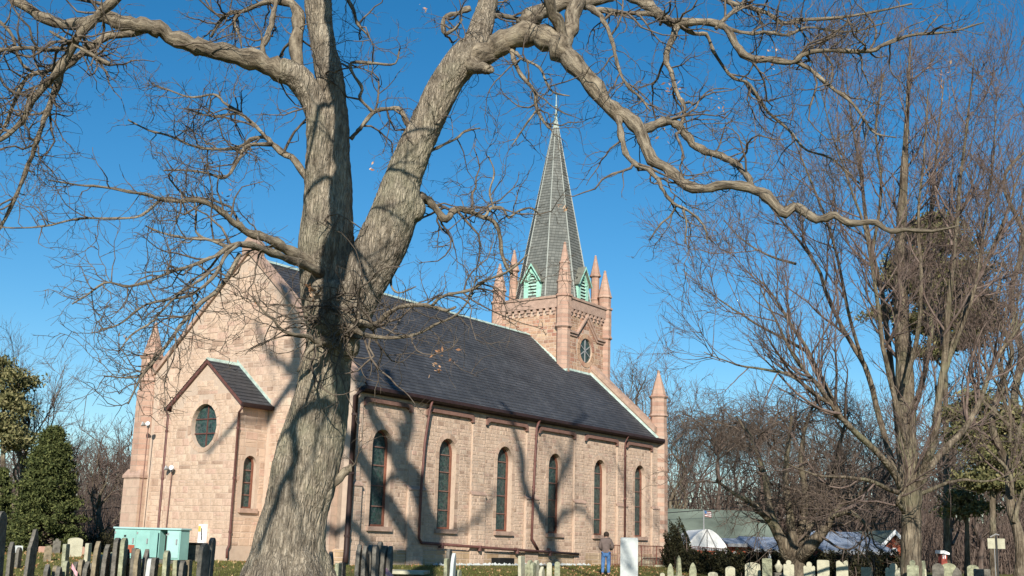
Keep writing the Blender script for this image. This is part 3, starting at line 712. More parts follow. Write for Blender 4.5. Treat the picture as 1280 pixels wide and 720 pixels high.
for k in range(8):
    a0 = math.pi/8+math.pi/4*k; mb = MB(); c_, s_ = math.cos(a0), math.sin(a0)
    mb.tube([(ta+(SR+.02)*c_, tb+(SR+.02)*s_, SZ0), (ta+.06*c_, tb+.06*s_, SZ1-.2)], [.05, .03], 4); mb.build('hip', M['hip'], spire)
mb = MB(); mb.lathe(ta, tb, [(.17, SZ1-.75), (.06, SZ1), (.11, SZ1+.03), (.1, SZ1+.1), (.035, SZ1+.14), (.03, SZ1+.5), (.09, SZ1+.55), (.03, SZ1+.62), (.02, SZ1+1.15), (.05, SZ1+1.2), (.01, SZ1+1.3)], 8); mb.build('finial', M['copper'], spire)
# louvred dormers on the four sides of the spire
def dormer(rot):
    D_ = bpy.data.objects.new('dormer', None); COL.objects.link(D_); D_.parent = church; D_.location = (ta, tb, TZ-.15); D_.rotation_euler = (0, 0, rot)
    # local: faces -x, centre at x=-xf
    xf, hw, hs_, ht = 1.98, .52, 1.25, 2.12
    mb = MB()
    # front frame with pointed opening
    ow = .27; 
    def lanc(n=8):
        pts = []; R_ = ow*2*1.0
        for i in range(n+1):
            a = math.radians(60)*i/n; pts.append((ow-R_+R_*math.cos(a), 1.1+R_*math.sin(a)))
        return pts
    right = lanc(); left = [(-x, z) for x, z in right[::-1]]
    arch = right+left[1:]
    outer = []
    for x, z in arch:
        t_ = (x+ow)/(2*ow); xx = hw*(1 if x > 0 else -1) if abs(x) > ow*.98 else x/ow*hw
        outer.append((xx, min(ht-.12, ht-.1-abs(xx)*1.55)))
    for (a, b_), (c, d) in zip(zip(arch, outer), zip(arch[1:], outer[1:])):
        mb.quad((-xf, a[0], a[1]), (-xf, c[0], c[1]), (-xf, d[0], d[1]), (-xf, b_[0], b_[1]))
        mb.quad((-xf, a[0], a[1]), (-xf, c[0], c[1]), (-xf+.12, c[0], c[1]), (-xf+.12, a[0], a[1]))
    for sg in (-1, 1): mb.box(-xf, -xf+.12, min(sg*ow, sg*hw), max(sg*ow, sg*hw), .12, 1.1)
    mb.box(-xf-.01, -xf+.12, -hw, hw, 0, .12)
    for sg in (-1, 1): mb.box(-xf+.01, -xf+1.2, sg*hw-.02, sg*hw+.02, 0, hs_)
    mb.build('dormer_frame', M['mint'], D_)
    mb = MB(); 
    for (a, c) in zip(arch, arch[1:]):
        P = [(a[0], a[1]), (c[0], c[1]), (c[0]*1.28, (c[1]-.6)*1.09+.6), (a[0]*1.28, (a[1]-.6)*1.09+.6)]
        mb.prism(P, lambda p, q: (-xf-.05, p, q), lambda p, q: (-xf, p, q))
    mb.build('arch_mould', M['mint'], D_)
    mb = MB(); mb.box(-xf+.1, -xf+.15, -hw+.03, hw-.03, .1, 1.5); mb.build('dormer_back', M['dark'], D_)
    for k in range(8):
        z = .2+k*.175; wz = ow if z < 1.05 else max(.05, ow*(1-(z-1.05)/.55))
        mb = MB(); mb.prism([(-xf-.0, z), (-xf+.09, z+.1), (-xf+.09, z+.13), (-xf-.0, z+.045)], lambda p, q: (p, -wz, q), lambda p, q: (p, wz, q)); mb.build('louvre', M['louvre'], D_)
    mb = MB()
    for sg in (-1, 1):
        e = hw+.13; ze_ = ht-e*1.55
        mb.prism([(0, ht), (sg*e, ze_), (sg*e, ze_-.07), (0, ht-.1)], lambda p, q: (-xf-.16, p, q), lambda p, q: (-xf+1.45, p, q))
    mb.build('dormer_roof', M['shingle2'], D_)
    mb = MB()
    for sg in (-1, 1):
        e = hw+.12; ze_ = ht-e*1.55
        mb.prism([(0, ht-.02), (sg*e, ze_-.02), (sg*e, ze_-.11), (0, ht-.15)], lambda p, q: (-xf-.18, p, q), lambda p, q: (-xf-.161, p, q))
    mb.build('bargeboard', M['mint'], D_)
M['shingle2'] = simple('dormer_slate', (.17, .17, .14), .85, .25, 5)
for k in range(4): dormer(k*math.pi/2)
mb = MB(); mb.box(ta-.3, ta+.9, tb-h+.1, tb-h+.35, TZ+.0, TZ+.12); mb.build('flat_vent', M['white'], tower)
# copper flashing where the tower meets the slope
mb = MB(); xx = ta-h-.1
mb.prism([(xx-.18, 0), (xx+.01, 0), (xx+.01, .16)], lambda p, q: (p, tb-h-.35, roofz(tb-h-.35)+.02+q), lambda p, q: (p, tb+.2, roofz(tb)+.02+q))
mb.prism([(-.1, -.06), (.03, -.0), (.03, .1)], lambda p, q: (xx-.1, tb-h-.12+p, roofz(tb-h-.12)+q), lambda p, q: (Lc-.4, tb-h-.12+p, roofz(tb-h-.12)+q)); mb.build('tower_flashing', M['copper'], tower)

# ================================================================= TREES
def resample(P, Rr, n):
    """Catmull-Rom through the traced points, n samples"""
    P = np.asarray(P, float); Rr = np.asarray(Rr, float); m = len(P)
    Q = np.vstack([2*P[0]-P[1], P, 2*P[-1]-P[-2]]); out = []; ro = []
    for t in np.linspace(0, m-1, n):
        i = min(int(t), m-2); f = t-i; a, b_, c, d = Q[i], Q[i+1], Q[i+2], Q[i+3]
        out.append(.5*((2*b_)+(-a+c)*f+(2*a-5*b_+4*c-d)*f*f+(-a+3*b_-3*c+d)*f**3)); ro.append(Rr[i]*(1-f)+Rr[i+1]*f)
    return np.array(out), np.array(ro)
def norm(v): return v/np.maximum(np.linalg.norm(v, axis=-1, keepdims=True), 1e-9)
def tubes(P, Rr, k):
    """P (B,n,3), Rr (B,n) -> verts, quads"""
    B, n, _ = P.shape
    T = np.empty_like(P); T[:, 1:-1] = P[:, 2:]-P[:, :-2]; T[:, 0] = P[:, 1]-P[:, 0]; T[:, -1] = P[:, -1]-P[:, -2]; T = norm(T)
    ch = norm(P[:, -1]-P[:, 0]); ref = np.where(np.abs(ch[:, 1:2]) < .75, np.array([[0, 1., 0]]), np.array([[1., 0, 0]]))
    A = norm(np.cross(T, ref[:, None, :])); Bv = np.cross(T, A)
    w = np.arange(k)*2*np.pi/k
    V = P[:, :, None, :]+Rr[:, :, None, None]*(A[:, :, None, :]*np.cos(w)[None, None, :, None]+Bv[:, :, None, :]*np.sin(w)[None, None, :, None])
    V = V.reshape(-1, 3)
    b0 = (np.arange(B)*n*k)[:, None, None]; i0 = (np.arange(n-1)*k)[None, :, None]; j = np.arange(k)[None, None, :]; j1 = (j+1) % k
    F = np.stack([b0+i0+j, b0+i0+j1, b0+i0+k+j1, b0+i0+k+j], -1).reshape(-1, 4)
    return V, F
def np_mesh(name, VF, mt, parent=None, smooth=True, **kw):
    V = []; F = []; o = 0
    for v, f in VF: V.append(v); F.append(f+o); o += len(v)
    V = np.concatenate(V).astype(np.float32); F = np.concatenate(F).astype(np.int32)
    me = bpy.data.meshes.new(name); nf, kk = F.shape
    me.vertices.add(len(V)); me.vertices.foreach_set('co', V.ravel()); me.loops.add(nf*kk); me.loops.foreach_set('vertex_index', F.ravel())
    me.polygons.add(nf); me.polygons.foreach_set('loop_start', np.arange(0, nf*kk, kk, dtype=np.int32)); me.polygons.foreach_set('loop_total', np.full(nf, kk, dtype=np.int32))
    me.polygons.foreach_set('use_smooth', np.full(nf, smooth)); me.update(calc_edges=True)
    return link(name, me, mt, parent, **kw)
def tube_uv(me, Q, r_, k):
    n = len(Q); L_ = np.concatenate([[0], np.cumsum(np.linalg.norm(np.diff(Q, axis=0), axis=1))]); circ = 2*math.pi*float(np.mean(r_))
    i = np.repeat(np.arange(n-1), k); j = np.tile(np.arange(k), n-1); off = rng.random()*9
    u = np.stack([j, j+1, j+1, j], 1)/k*circ+off; v_ = np.stack([L_[i], L_[i], L_[i+1], L_[i+1]], 1)+off
    me.uv_layers.new(name='UVMap').data.foreach_set('uv', np.stack([u, v_], -1).astype(np.float32).ravel())
def grow(P, Rr, N_, n, len_lo, len_hi, ang=(35, 75), t0=.1, up=0., wig=.35, r_k=.6, r_min=.004, taper=.25, rg=rng, out=None, curl=0.):
    """N_ child branches on the parents P (B,m,3), spread by length"""
    B, m, _ = P.shape
    L = np.linalg.norm(np.diff(P, axis=1), axis=2).sum(1); pi = rg.choice(B, N_, p=L/L.sum())
    t = t0+(1-t0)*rg.random(N_)**.85; x = t*(m-1); i = np.minimum(x.astype(int), m-2); f = (x-i)[:, None]
    S0 = P[pi, i]*(1-f)+P[pi, i+1]*f; tan = norm(P[pi, i+1]-P[pi, i]); r0 = (Rr[pi, i]*(1-f[:, 0])+Rr[pi, i+1]*f[:, 0])
    rv = rg.normal(size=(N_, 3))
    if out is not None: rv = rv*.8+out
    perp = norm(rv-(rv*tan).sum(1, keepdims=True)*tan)
    a = np.radians(rg.uniform(ang[0], ang[1], N_))[:, None]; d = tan*np.cos(a)+perp*np.sin(a)
    Ln = rg.uniform(len_lo, len_hi, N_)*(1.15-.6*t); st = (Ln/(n-1))[:, None]
    Q = np.empty((N_, n, 3)); Q[:, 0] = S0; drift = norm(rg.normal(size=(N_, 3)))*curl
    for s_ in range(1, n):
        d = norm(d+rg.normal(size=(N_, 3))*wig+np.array([0, 0, up])+drift); Q[:, s_] = Q[:, s_-1]+d*st
    rs = np.maximum(np.minimum(r0*r_k, Ln*.013+r_min), r_min); Q_r = np.maximum(rs[:, None]*(1-(1-taper)*np.linspace(0, 1, n)[None]), r_min*.6)
    return Q, Q_r
def tri_leaves(C_, size, rg=rng, flat=.0, k=1):
    """small leaf-shaped quads around the centres"""
    n = len(C_); a = norm(rg.normal(size=(n, 3))); b_ = norm(np.cross(a, rg.normal(size=(n, 3))))
    s_ = (size*rg.uniform(.6, 1.3, n))[:, None]
    V = np.stack([C_-a*s_, C_+b_*s_*.45, C_+a*s_, C_-b_*s_*.45], 1).reshape(-1, 3)
    F = np.arange(4*n).reshape(n, 4); return V, F

# ---------------------------------------------------------------- the big oak in front of the church
OD = 17.0
oak = empty('oak_tree', (float(at(357, 740, OD)[0]), OD, 0), label='huge bare gnarled oak forking into two thick stems in front of the church gable', cat='tree')
oak_loc = Vector(oak.location)
def opts(L_, Dd=OD):
    """[(px,py,r_px[,extra depth])] -> world points and radii"""
    P = []; Rr = []
    for q in L_:
        p = at(q[0], q[1], Dd+(q[3] if len(q) > 3 else 0)); P.append(p); Rr.append(q[2]*pxm(p))
    return np.array(P), np.array(Rr)
def wall_shadow_pt(px, py, yplane):
    """crown point at distance yplane whose shade falls on the side wall at this place"""
    a, d, z = sp(px, py, 0); x, y, _ = church_pt(a, 0); P = np.array([x, y, z]); s = np.array(SUNDIR); t_ = (yplane-y)/s[1]; return P+s*t_
T = {}
trunk = [(353, 860, 75), (355, 800, 66), (357, 760, 60), (358, 720, 53), (361, 690, 45), (369, 640, 39), (381, 590, 42), (393, 540, 38), (404, 490, 33), (411, 450, 29), (416, 410, 30), (418, 380, 35), (420, 360, 37)]
stemA = [(412, 420, 24), (404, 380, 26), (402, 345, 26), (400, 310, 25, -.1), (402, 270, 22, -.1), (398, 235, 16, -.15), (397, 195, 14, -.2), (398, 155, 14, -.2), (390, 125, 14, -.2), (372, 99, 14, -.3), (348, 86, 13, -.4), (320, 74, 13, -.5), (290, 68, 12, -.6), (262, 62, 11, -.7), (238, 55, 11, -.8), (217, 46, 10, -.9), (195, 35, 10, -1), (178, 32, 10, -1.1), (155, 28, 9, -1.2), (130, 20, 9, -1.3)]
stemB = [(424, 400, 22), (422, 340, 20), (420, 290, 20), (421, 240, 19), (420, 200, 18), (419, 160, 18), (416, 120, 17), (412, 90, 17), (406, 60, 15), (401, 30, 16), (398, 0, 17), (395, -40, 16, .2), (385, -90, 15, .4)]
stemC = [(424, 420, 22), (438, 392, 26), (452, 358, 27), (468, 325, 29), (484, 290, 30), (496, 255, 28), (501, 228, 23), (515, 190, 21), (532, 155, 20), (548, 122, 20), (562, 98, 19), (580, 76, 20), (592, 62, 19)]
limbD_ = [(580, 78, 18), (604, 68, 17, -.1), (624, 54, 17, -.2), (648, 44, 18, -.3), (672, 44, 18, -.4), (692, 52, 18, -.5), (705, 68, 16, -.6), (722, 84, 14, -.7), (743, 108, 13, -.8), (763, 134, 11, -.9), (785, 147, 11, -1), (801, 164, 10, -1.1), (806, 180, 9, -1.2), (815, 198, 9, -1.3), (838, 213, 8, -1.4), (858, 232, 8, -1.5), (882, 236, 7, -1.6), (905, 231, 7, -1.7), (938, 235, 7, -1.8), (960, 247, 8, -1.9), (978, 266, 8, -2), (994, 258, 7, -2), (1010, 268, 7, -2.1), (1024, 275, 6, -2.15), (1042, 268, 5.6, -2.2), (1062, 279, 5, -2.3), (1093, 278, 4.5, -2.4), (1112, 289, 4, -2.5), (1135, 287, 3.5, -2.6), (1165, 289, 2.6, -2.8), (1198, 282, 1.2, -3)]
limbD = [(a, b__, r_*.86, *e) for a, b__, r_, *e in limbD_]
stemC2 = [(588, 74, 17), (598, 48, 15, .2), (606, 20, 14, .4), (613, -15, 13, .6), (622, -60, 12, 1)]
LB = [
 [(412, 608, 8, -.1), (424, 597, 7.5, -.05), (433, 588, 6.5, 0), (440, 584, 6, 0)],
 [(160, 28, 8, -1.2), (133, 20, 7, -1.3), (100, 30, 9, -1.4), (67, 27, 9, -1.5), (35, 10, 8, -1.6), (5, -10, 8, -1.7)],
 [(185, 36, 7, -1.0), (163, 42, 6, -.8), (133, 46, 6, -.7), (113, 58, 6, -.6), (98, 70, 6, -.5), (78, 88, 6, -.5), (67, 118, 5.5, -.4), (55, 150, 5, -.4), (46, 178, 5, -.4), (34, 210, 4, -.3), (20, 245, 4, -.3), (0, 284, 3.5, -.2), (-20, 310, 2, -.2)],
 [(180, -40, 8, -2.6), (145, -2, 8, -2.5), (118, 24, 7.5, -2.4), (96, 48, 7, -2.3), (86, 68, 7, -2.2), (70, 92, 7, -2.2), (55, 108, 6.5, -2.1), (38, 128, 6, -2.1), (28, 150, 5.5, -2), (10, 168, 5, -2), (-15, 182, 4, -2)],
 [(62, 39, 2, -2.3), (85, 52, 4, -2.3), (108, 64, 4, -2.3), (136, 80, 3.5, -2.5)],
 [(86, 66, 5, -2.2), (62, 88, 4.5, -2), (36, 95, 4, -1.9), (22, 118, 4, -1.8), (6, 158, 3, -1.7), (-12, 185, 2, -1.7)],
 [(84, 60, 4, -2.2), (60, 62, 4.5, -2.4), (36, 60, 4, -2.5), (8, 62, 4, -2.6), (-15, 66, 3, -2.6)],
 [(-10, 18, 3.5, -2.5), (14, 42, 3, -2.4), (22, 70, 3, -2.3), (34, 86, 3, -2.2), (56, 95, 2.5, -2.2)],
 [(382, 118, 10, -.2), (368, 60, 10, 0), (374, 30, 11, .1), (366, 5, 7, .2), (342, 2, 5, .3), (322, 6, 4.5, .4), (305, 14, 4, .5), (288, 16, 4, .6), (275, 27, 3.5, .7), (263, 47, 2.5, .8)],
 [(340, 86, 5, -.4), (328, 62, 5, -.3), (336, 40, 5, -.2), (343, 12, 4.5, 0), (350, -20, 4, .1)],
 [(296, 18, 3, .5), (293, 28, 2.5, .5), (299, 45, 2, .5), (302, 60, 1.5, .5)],
 [(396, 335, 12, -.2), (378, 324, 11, -.4), (360, 312, 9, -.6), (342, 302, 8, -.8), (320, 295, 7, -1), (300, 284, 6, -1.2), (282, 268, 5.5, -1.4), (264, 256, 5, -1.5), (245, 250, 5, -1.6), (225, 252, 4, -1.7), (205, 250, 4, -1.8), (186, 244, 3.5, -1.9), (165, 240, 3, -2), (130, 234, 2.5, -2.1), (98, 231, 2, -2.2), (60, 225, 1.2, -2.3)],
 [(200, 250, 3, -1.8), (175, 270, 2.5, -1.8), (140, 273, 2.5, -1.9), (100, 273, 2.2, -2), (60, 282, 2, -2.1), (20, 285, 1.5, -2.2), (-10, 283, 1.2, -2.3)],
 [(392, 236, 9, -.1), (382, 222, 6, 0), (368, 200, 5.5, .1), (348, 187, 5, .2), (332, 172, 4, .3), (314, 175, 4, .4), (298, 184, 3.5, .5), (268, 187, 3, .6), (240, 182, 2.5, .7), (213, 170, 2.2, .8), (187, 163, 2, .9), (160, 150, 1.5, 1)],
 [(340, 181, 4, .2), (310, 182, 3.5, -.2), (298, 200, 3, -.4), (282, 222, 3, -.6), (262, 217, 2.2, -.8), (235, 213, 2, -1), (205, 213, 1.5, -1.2)],
 [(300, 140, 3, .4), (282, 130, 2.5, .5), (268, 118, 2.2, .6), (240, 122, 2, .7), (210, 112, 1.5, .8), (190, 105, 1, .8)],
 [(345, 186, 3.5, .2), (322, 160, 3.5, .2), (300, 143, 3, .3), (285, 143, 2.5, .3), (262, 145, 2, .3), (230, 135, 1.4, .3)],
 [(400, 340, 9, -.3), (372, 328, 7, -.9), (345, 318, 6, -1.4), (318, 308, 6, -1.8), (292, 306, 5, -2.1), (270, 320, 4, -2.3), (240, 332, 3.4, -2.4), (213, 340, 3, -2.5), (185, 352, 2.8, -2.6), (158, 358, 2.5, -2.7), (133, 353, 2.2, -2.8), (110, 368, 2, -2.9), (90, 380, 1.5, -3)],
 [(300, 305, 4.5, -2.1), (283, 318, 4, -2.3), (268, 345, 3.5, -2.5), (240, 368, 3, -2.6), (212, 374, 2.6, -2.7), (180, 382, 2.2, -2.8), (150, 405, 2, -2.9), (125, 412, 1.4, -3)],
 [(262, 340, 3.5, -2.4), (250, 350, 3, -2.5), (218, 372, 2.6, -2.7), (190, 402, 2.2, -2.9), (165, 418, 1.8, -3), (148, 440, 1.4, -3)],
 [(288, 310, 4, -2.1), (262, 300, 3, -1.9), (235, 298, 2.5, -1.8), (205, 292, 2, -1.7), (182, 282, 1.6, -1.6)],
 [(280, 300, 3, -1.6), (262, 300, 2.5, -1.4), (245, 290, 2, -1.3), (245, 265, 2, -1.3), (240, 240, 1.5, -1.2)],
 [(300, 318, 5, -2), (286, 344, 4.5, -2.2), (270, 364, 4, -2.4), (252, 378, 4, -2.5), (236, 394, 3.6, -2.6), (220, 415, 3.2, -2.7), (202, 440, 3, -2.8), (185, 458, 2.5, -2.9), (172, 480, 2, -3), (160, 505, 1.5, -3)],
 [(205, 438, 2.6, -2.8), (190, 455, 2.2, -2.9), (176, 470, 2, -2.9), (155, 472, 1.6, -3), (130, 470, 1.2, -3)],
 [(430, 395, 10, -.3), (452, 403, 7, -.5), (470, 406, 5.5, -.6), (480, 396, 5, -.7), (498, 384, 4.5, -.8), (520, 381, 4, -.9), (540, 383, 3.5, -1), (557, 388, 3, -1.1), (570, 384, 2.2, -1.2)],
 [(540, 382, 2.6, -1), (552, 371, 3, -1.1), (572, 366, 3, -1.2), (592, 361, 3, -1.3), (608, 350, 2.8, -1.4), (628, 343, 2.5, -1.5), (645, 332, 2, -1.6), (660, 318, 1.5, -1.7)],
 [(432, 405, 8, -.4), (455, 418, 4.5, -.7), (485, 422, 3.5, -.9), (520, 418, 3, -1), (545, 405, 2.5, -1.1), (568, 395, 2, -1.2), (588, 372, 2, -1.2), (595, 345, 1.5, -1.2)],
 [(415, 425, 10, -.5), (398, 428, 6, -.8), (385, 420, 4, -1), (366, 418, 3.2, -1.2), (350, 411, 2.8, -1.3), (342, 400, 2.4, -1.4), (328, 388, 2, -1.4), (315, 370, 1.5, -1.5)],
 [(400, 430, 5, -.8), (388, 436, 5, -.9), (381, 447, 3, -1), (372, 465, 1.6, -1.1)],
 [(518, 248, 11, .1), (530, 247, 7, .2), (540, 256, 6.5, .3), (556, 275, 6, .4), (566, 264, 5.5, .5), (580, 262, 5, .6), (600, 270, 4.6, .7), (616, 276, 4.2, .8), (624, 290, 4, .9), (627, 315, 3.8, 1), (634, 335, 3.5, 1), (640, 342, 3, 1)],
 [(606, 272, 3.2, .7), (614, 260, 2.8, .7), (628, 260, 2.5, .8), (636, 272, 2.5, .8), (648, 264, 2.2, .9), (664, 260, 2, 1), (676, 270, 1.4, 1)],
 [(618, 262, 2.2, .7), (612, 240, 2, .7), (618, 215, 1.6, .8), (610, 195, 1.2, .8)],
 [(640, 60, 6, -.2), (642, 74, 4.5, -.3), (650, 92, 4, -.4), (668, 114, 3.8, -.5), (671, 136, 3.5, -.5), (682, 155, 2.8, -.6), (690, 162, 1.5, -.6)],
 [(671, 138, 2.2, -.5), (660, 152, 2, -.5), (648, 170, 1.7, -.4), (640, 182, 1, -.4)],
 [(645, 66, 4, -.3), (652, 73, 3, -.4), (674, 84, 2.6, -.6), (684, 105, 2.4, -.7), (693, 116, 2, -.7), (712, 120, 1.2, -.8)],
 [(703, 74, 9, -.5), (706, 58, 12, -.3), (712, 35, 12, -.1), (722, 5, 12, .2), (732, -40, 11, .5)],
 [(655, 30, 16, -.3), (672, 18, 14, -.1), (700, 5, 12, .2), (735, 2, 10, .4), (765, -6, 9, .6)],
 [(705, 60, 11, -.4), (698, 30, 10, -.6), (688, 8, 9, -.8), (680, -30, 9, -1)],
 [(770, 142, 6, -.9), (775, 157, 5.5, -1.1), (778, 175, 5.5, -1.2), (783, 193, 5.2, -1.3), (795, 206, 5, -1.4), (810, 212, 4.5, -1.5), (822, 224, 4.2, -1.6), (830, 240, 3.5, -1.7), (843, 255, 3, -1.7), (858, 262, 2.6, -1.8), (875, 276, 2.3, -1.8), (883, 290, 1.8, -1.9), (884, 305, 1.2, -1.9)],
 [(846, 256, 2.2, -1.7), (838, 270, 2, -1.6), (826, 280, 1.8, -1.6), (812, 300, 1.4, -1.5)],
 [(854, 262, 2.2, -1.8), (858, 280, 1.8, -1.8), (856, 305, 1.3, -1.8)],
 [(800, 165, 8, -1.1), (812, 160, 8, -1), (826, 153, 7.5, -.9), (842, 153, 7, -.8), (855, 165, 7, -.8), (866, 180, 6.5, -.8), (884, 190, 6, -.9), (905, 196, 6, -1), (922, 206, 5.5, -1.2), (934, 220, 5.5, -1.5), (940, 234, 5.5, -1.8)],
 [(760, -15, 9, .6), (785, -6, 9, .5), (807, 3, 9, .4), (824, 18, 8, .3), (842, 29, 8, .2), (872, 27, 6.5, .1), (905, 33, 6, 0), (917, 50, 6, -.1), (928, 66, 6, -.2), (945, 74, 5.5, -.3), (962, 74, 5.5, -.4), (990, 78, 5, -.5), (1004, 68, 4.6, -.6), (1025, 63, 4.3, -.7), (1060, 64, 4.3, -.8), (1092, 63, 4, -.9), (1107, 54, 3.6, -1), (1145, 43, 3.2, -1.1), (1187, 40, 2.2, -1.2), (1230, 28, 1.4, -1.3)],
 [(995, 78, 4, -.5), (1012, 86, 4, -.5), (1035, 106, 3.6, -.5), (1060, 124, 3.2, -.5), (1078, 146, 2.8, -.5), (1093, 166, 2, -.5), (1120, 172, 1.4, -.5)],
 [(846, 32, 6, .2), (842, 46, 5.5, .1), (832, 70, 5, 0), (838, 88, 4.8, -.1), (842, 102, 4.6, -.2), (848, 120, 4.2, -.3), (856, 134, 4, -.5), (852, 155, 3.5, -.7)],
 [(735, 8, 6, 0), (748, 18, 5, -.2), (758, 32, 4.2, -.3), (767, 58, 3.8, -.4), (772, 82, 3.4, -.5), (784, 107, 3, -.6), (800, 121, 2.5, -.6), (812, 138, 1.8, -.7)],
 [(740, 14, 5, .1), (758, 13, 5, .2), (782, 17, 4.5, .3), (812, 17, 4.5, .3), (835, 26, 4, .3)],
 [(872, -20, 5, .8), (905, 0, 4.5, .8), (940, 10, 4.5, .7), (962, 18, 4.3, .6), (978, 29, 4, .5), (1003, 25, 3.6, .4), (1047, 22, 3, .2), (1092, 15, 2.4, 0), (1140, 5, 1.8, -.2)],
 [(850, 32, 5, .2), (868, 42, 4.2, .4), (884, 44, 3.6, .5), (894, 68, 3.2, .6), (916, 97, 3, .7), (934, 103, 3, .8), (950, 125, 2.8, .9), (962, 142, 2.6, 1), (987, 163, 2.4, 1), (1007, 187, 2.2, 1.1), (1037, 197, 1.8, 1.1), (1065, 220, 1.2, 1.1)],
 [(895, 35, 4, 0), (912, 18, 4, .2), (930, 2, 3.8, .4), (950, -20, 3.5, .5)],
 [(905, 34, 3.5, 0), (935, 42, 3.4, .1), (958, 40, 3.2, .2), (985, 44, 2.8, .3), (1010, 34, 2.4, .4), (1060, 40, 1.8, .5), (1110, 28, 1.3, .6)],
 [(438, 174, 4, 0), (446, 165, 3.8, 0), (454, 156, 3.8, 0), (466, 141, 4, 0), (482, 136, 3.8, 0), (500, 136, 4, 0), (508, 152, 5, 0), (515, 165, 5, 0)],
 [(466, 141, 3.2, 0), (450, 123, 3.2, -.1), (453, 110, 3, -.1), (441, 92, 3, -.2), (440, 78, 3, -.2), (467, 79, 2.8, -.3), (493, 80, 2, -.4), (500, 60, 1.4, -.5)],
 [(430, -10, 3.5, .5), (441, 10, 3.2, .5), (446, 28, 3, .5), (458, 42, 2, .5), (464, 50, 1.3, .5)],
 [(588, 10, 5, .3), (572, 16, 4.5, .3), (556, 22, 4, .2), (554, 40, 3.6, .1), (566, 38, 3, 0), (578, 24, 2, 0)],
 [(600, 22, 5, .3), (625, 20, 4.5, .5), (650, 24, 4, .7)],
 [(496, 330, 3, .2), (489, 345, 2.5, .2), (490, 360, 2.2, .1), (500, 366, 1.6, .1), (520, 358, 1.1, 0)],
 [(590, 82, 13, -.15), (602, 85, 9, -.4), (610, 87, 7.5, -.55), (613, 88, 6.5, -.6)],
 [(534, 190, 3.5, .05), (548, 184, 3, .1), (560, 178, 2.5, .1), (572, 172, 2.2, .1), (582, 164, 2, .2), (600, 160, 1.2, .3)],
]
def knob(px, py, r_, Dd=OD): return (at(px, py, Dd), r_*pxm(at(px, py, Dd)))
# unseen crown limbs, shaped back along the sun to shade the side wall
crown = []
def crown_limb(Pstart, rstart, pts, rend):
    P = np.array([Pstart]+[np.asarray(p, float) for p in pts]); Rr = np.linspace(rstart, rend, len(P)); crown.append((P, Rr)); return P
pB_, rB_ = opts([stemB[-1]]); pC_, rC_ = opts([stemC2[-1]])
W_ = lambda px, py, y=17.5: wall_shadow_pt(px, py, y)
b0 = crown_limb(pB_[0], rB_[0]*1.3, [W_(543, 722), W_(540, 690), W_(532, 640, 17.8)], .5)
crown_limb(b0[-1], .36, [W_(522, 615, 17.9), W_(505, 590, 18), W_(488, 560, 18.1), W_(470, 525, 18.2), W_(455, 490, 18.3), W_(448, 450, 18.5)], .18)
crown_limb(b0[-1], .3, [W_(524, 604), W_(502, 575), W_(506, 548), W_(512, 525), W_(500, 500, 17), W_(486, 470, 17), W_(480, 430, 16)], .17)
crown_limb(W_(505, 590, 18), .16, [W_(478, 600, 18.3), W_(448, 580, 18.6), W_(430, 560, 19)], .08)
c0 = crown_limb(pC_[0], rC_[0], [at(645, -110, 18.5)+np.array([0, 0, 0]), W_(692, 722, 18.5), W_(690, 690, 18.5), W_(688, 665, 18.5)], .36)
crown_limb(c0[-1], .27, [W_(672, 640, 18.6), W_(656, 612, 18.6), W_(652, 570, 18.8), W_(640, 530, 19), W_(625, 490, 19)], .08)
crown_limb(c0[-1], .24, [W_(690, 630, 18), W_(698, 600, 18), W_(712, 575, 18), W_(718, 540, 17.6), W_(735, 500, 17)], .07)
crown_limb(c0[-1], .17, [W_(708, 640, 18.6), W_(728, 642, 19), W_(742, 655, 19.4), W_(750, 690, 19.8)], .05)
crown_limb(b0[2], .28, [W_(500, 700, 16.6), W_(465, 685, 16), W_(440, 660, 15.6), W_(405, 640, 15.2), W_(380, 600, 15)], .14)
crown_limb(b0[3], .12, [W_(560, 665, 18.5), W_(600, 650, 19), W_(622, 610, 19.3)], .05)

def gable_shadow_pt(px, py, yplane):
    r_ = ray(px, py); n_ = np.array([*U2, 0]); c0_ = np.array(church_pt(0, 0)); P = CAM+r_*(((c0_-CAM)@n_)/(r_@n_)); s = np.array(SUNDIR); return P+s*((yplane-P[1])/s[1])
GS_ = lambda px, py, y=16.5: gable_shadow_pt(px, py, y)
pA_, rA_ = opts([stemB[-3]])
d0 = crown_limb(b0[1], .3, [GS_(392, 520, 15.8), GS_(372, 470, 15.6), GS_(372, 420, 15.6), GS_(362, 385, 15.6), GS_(352, 350, 15.8)], .16)  # limbs added out of view in the crown to shade the gable
crown_limb(d0[2], .2, [GS_(350, 500, 15.4), GS_(325, 540, 15.2), GS_(295, 575, 15), GS_(270, 600, 15)], .07)
crown_limb(d0[2], .16, [GS_(352, 455, 15.2), GS_(335, 440, 15), GS_(318, 400, 15)], .07)
def above(px, py, t_, dx=0., dz=0.): return at(px, py, OD)+np.array(SUNDIR)*t_+np.array([dx, 0, dz])
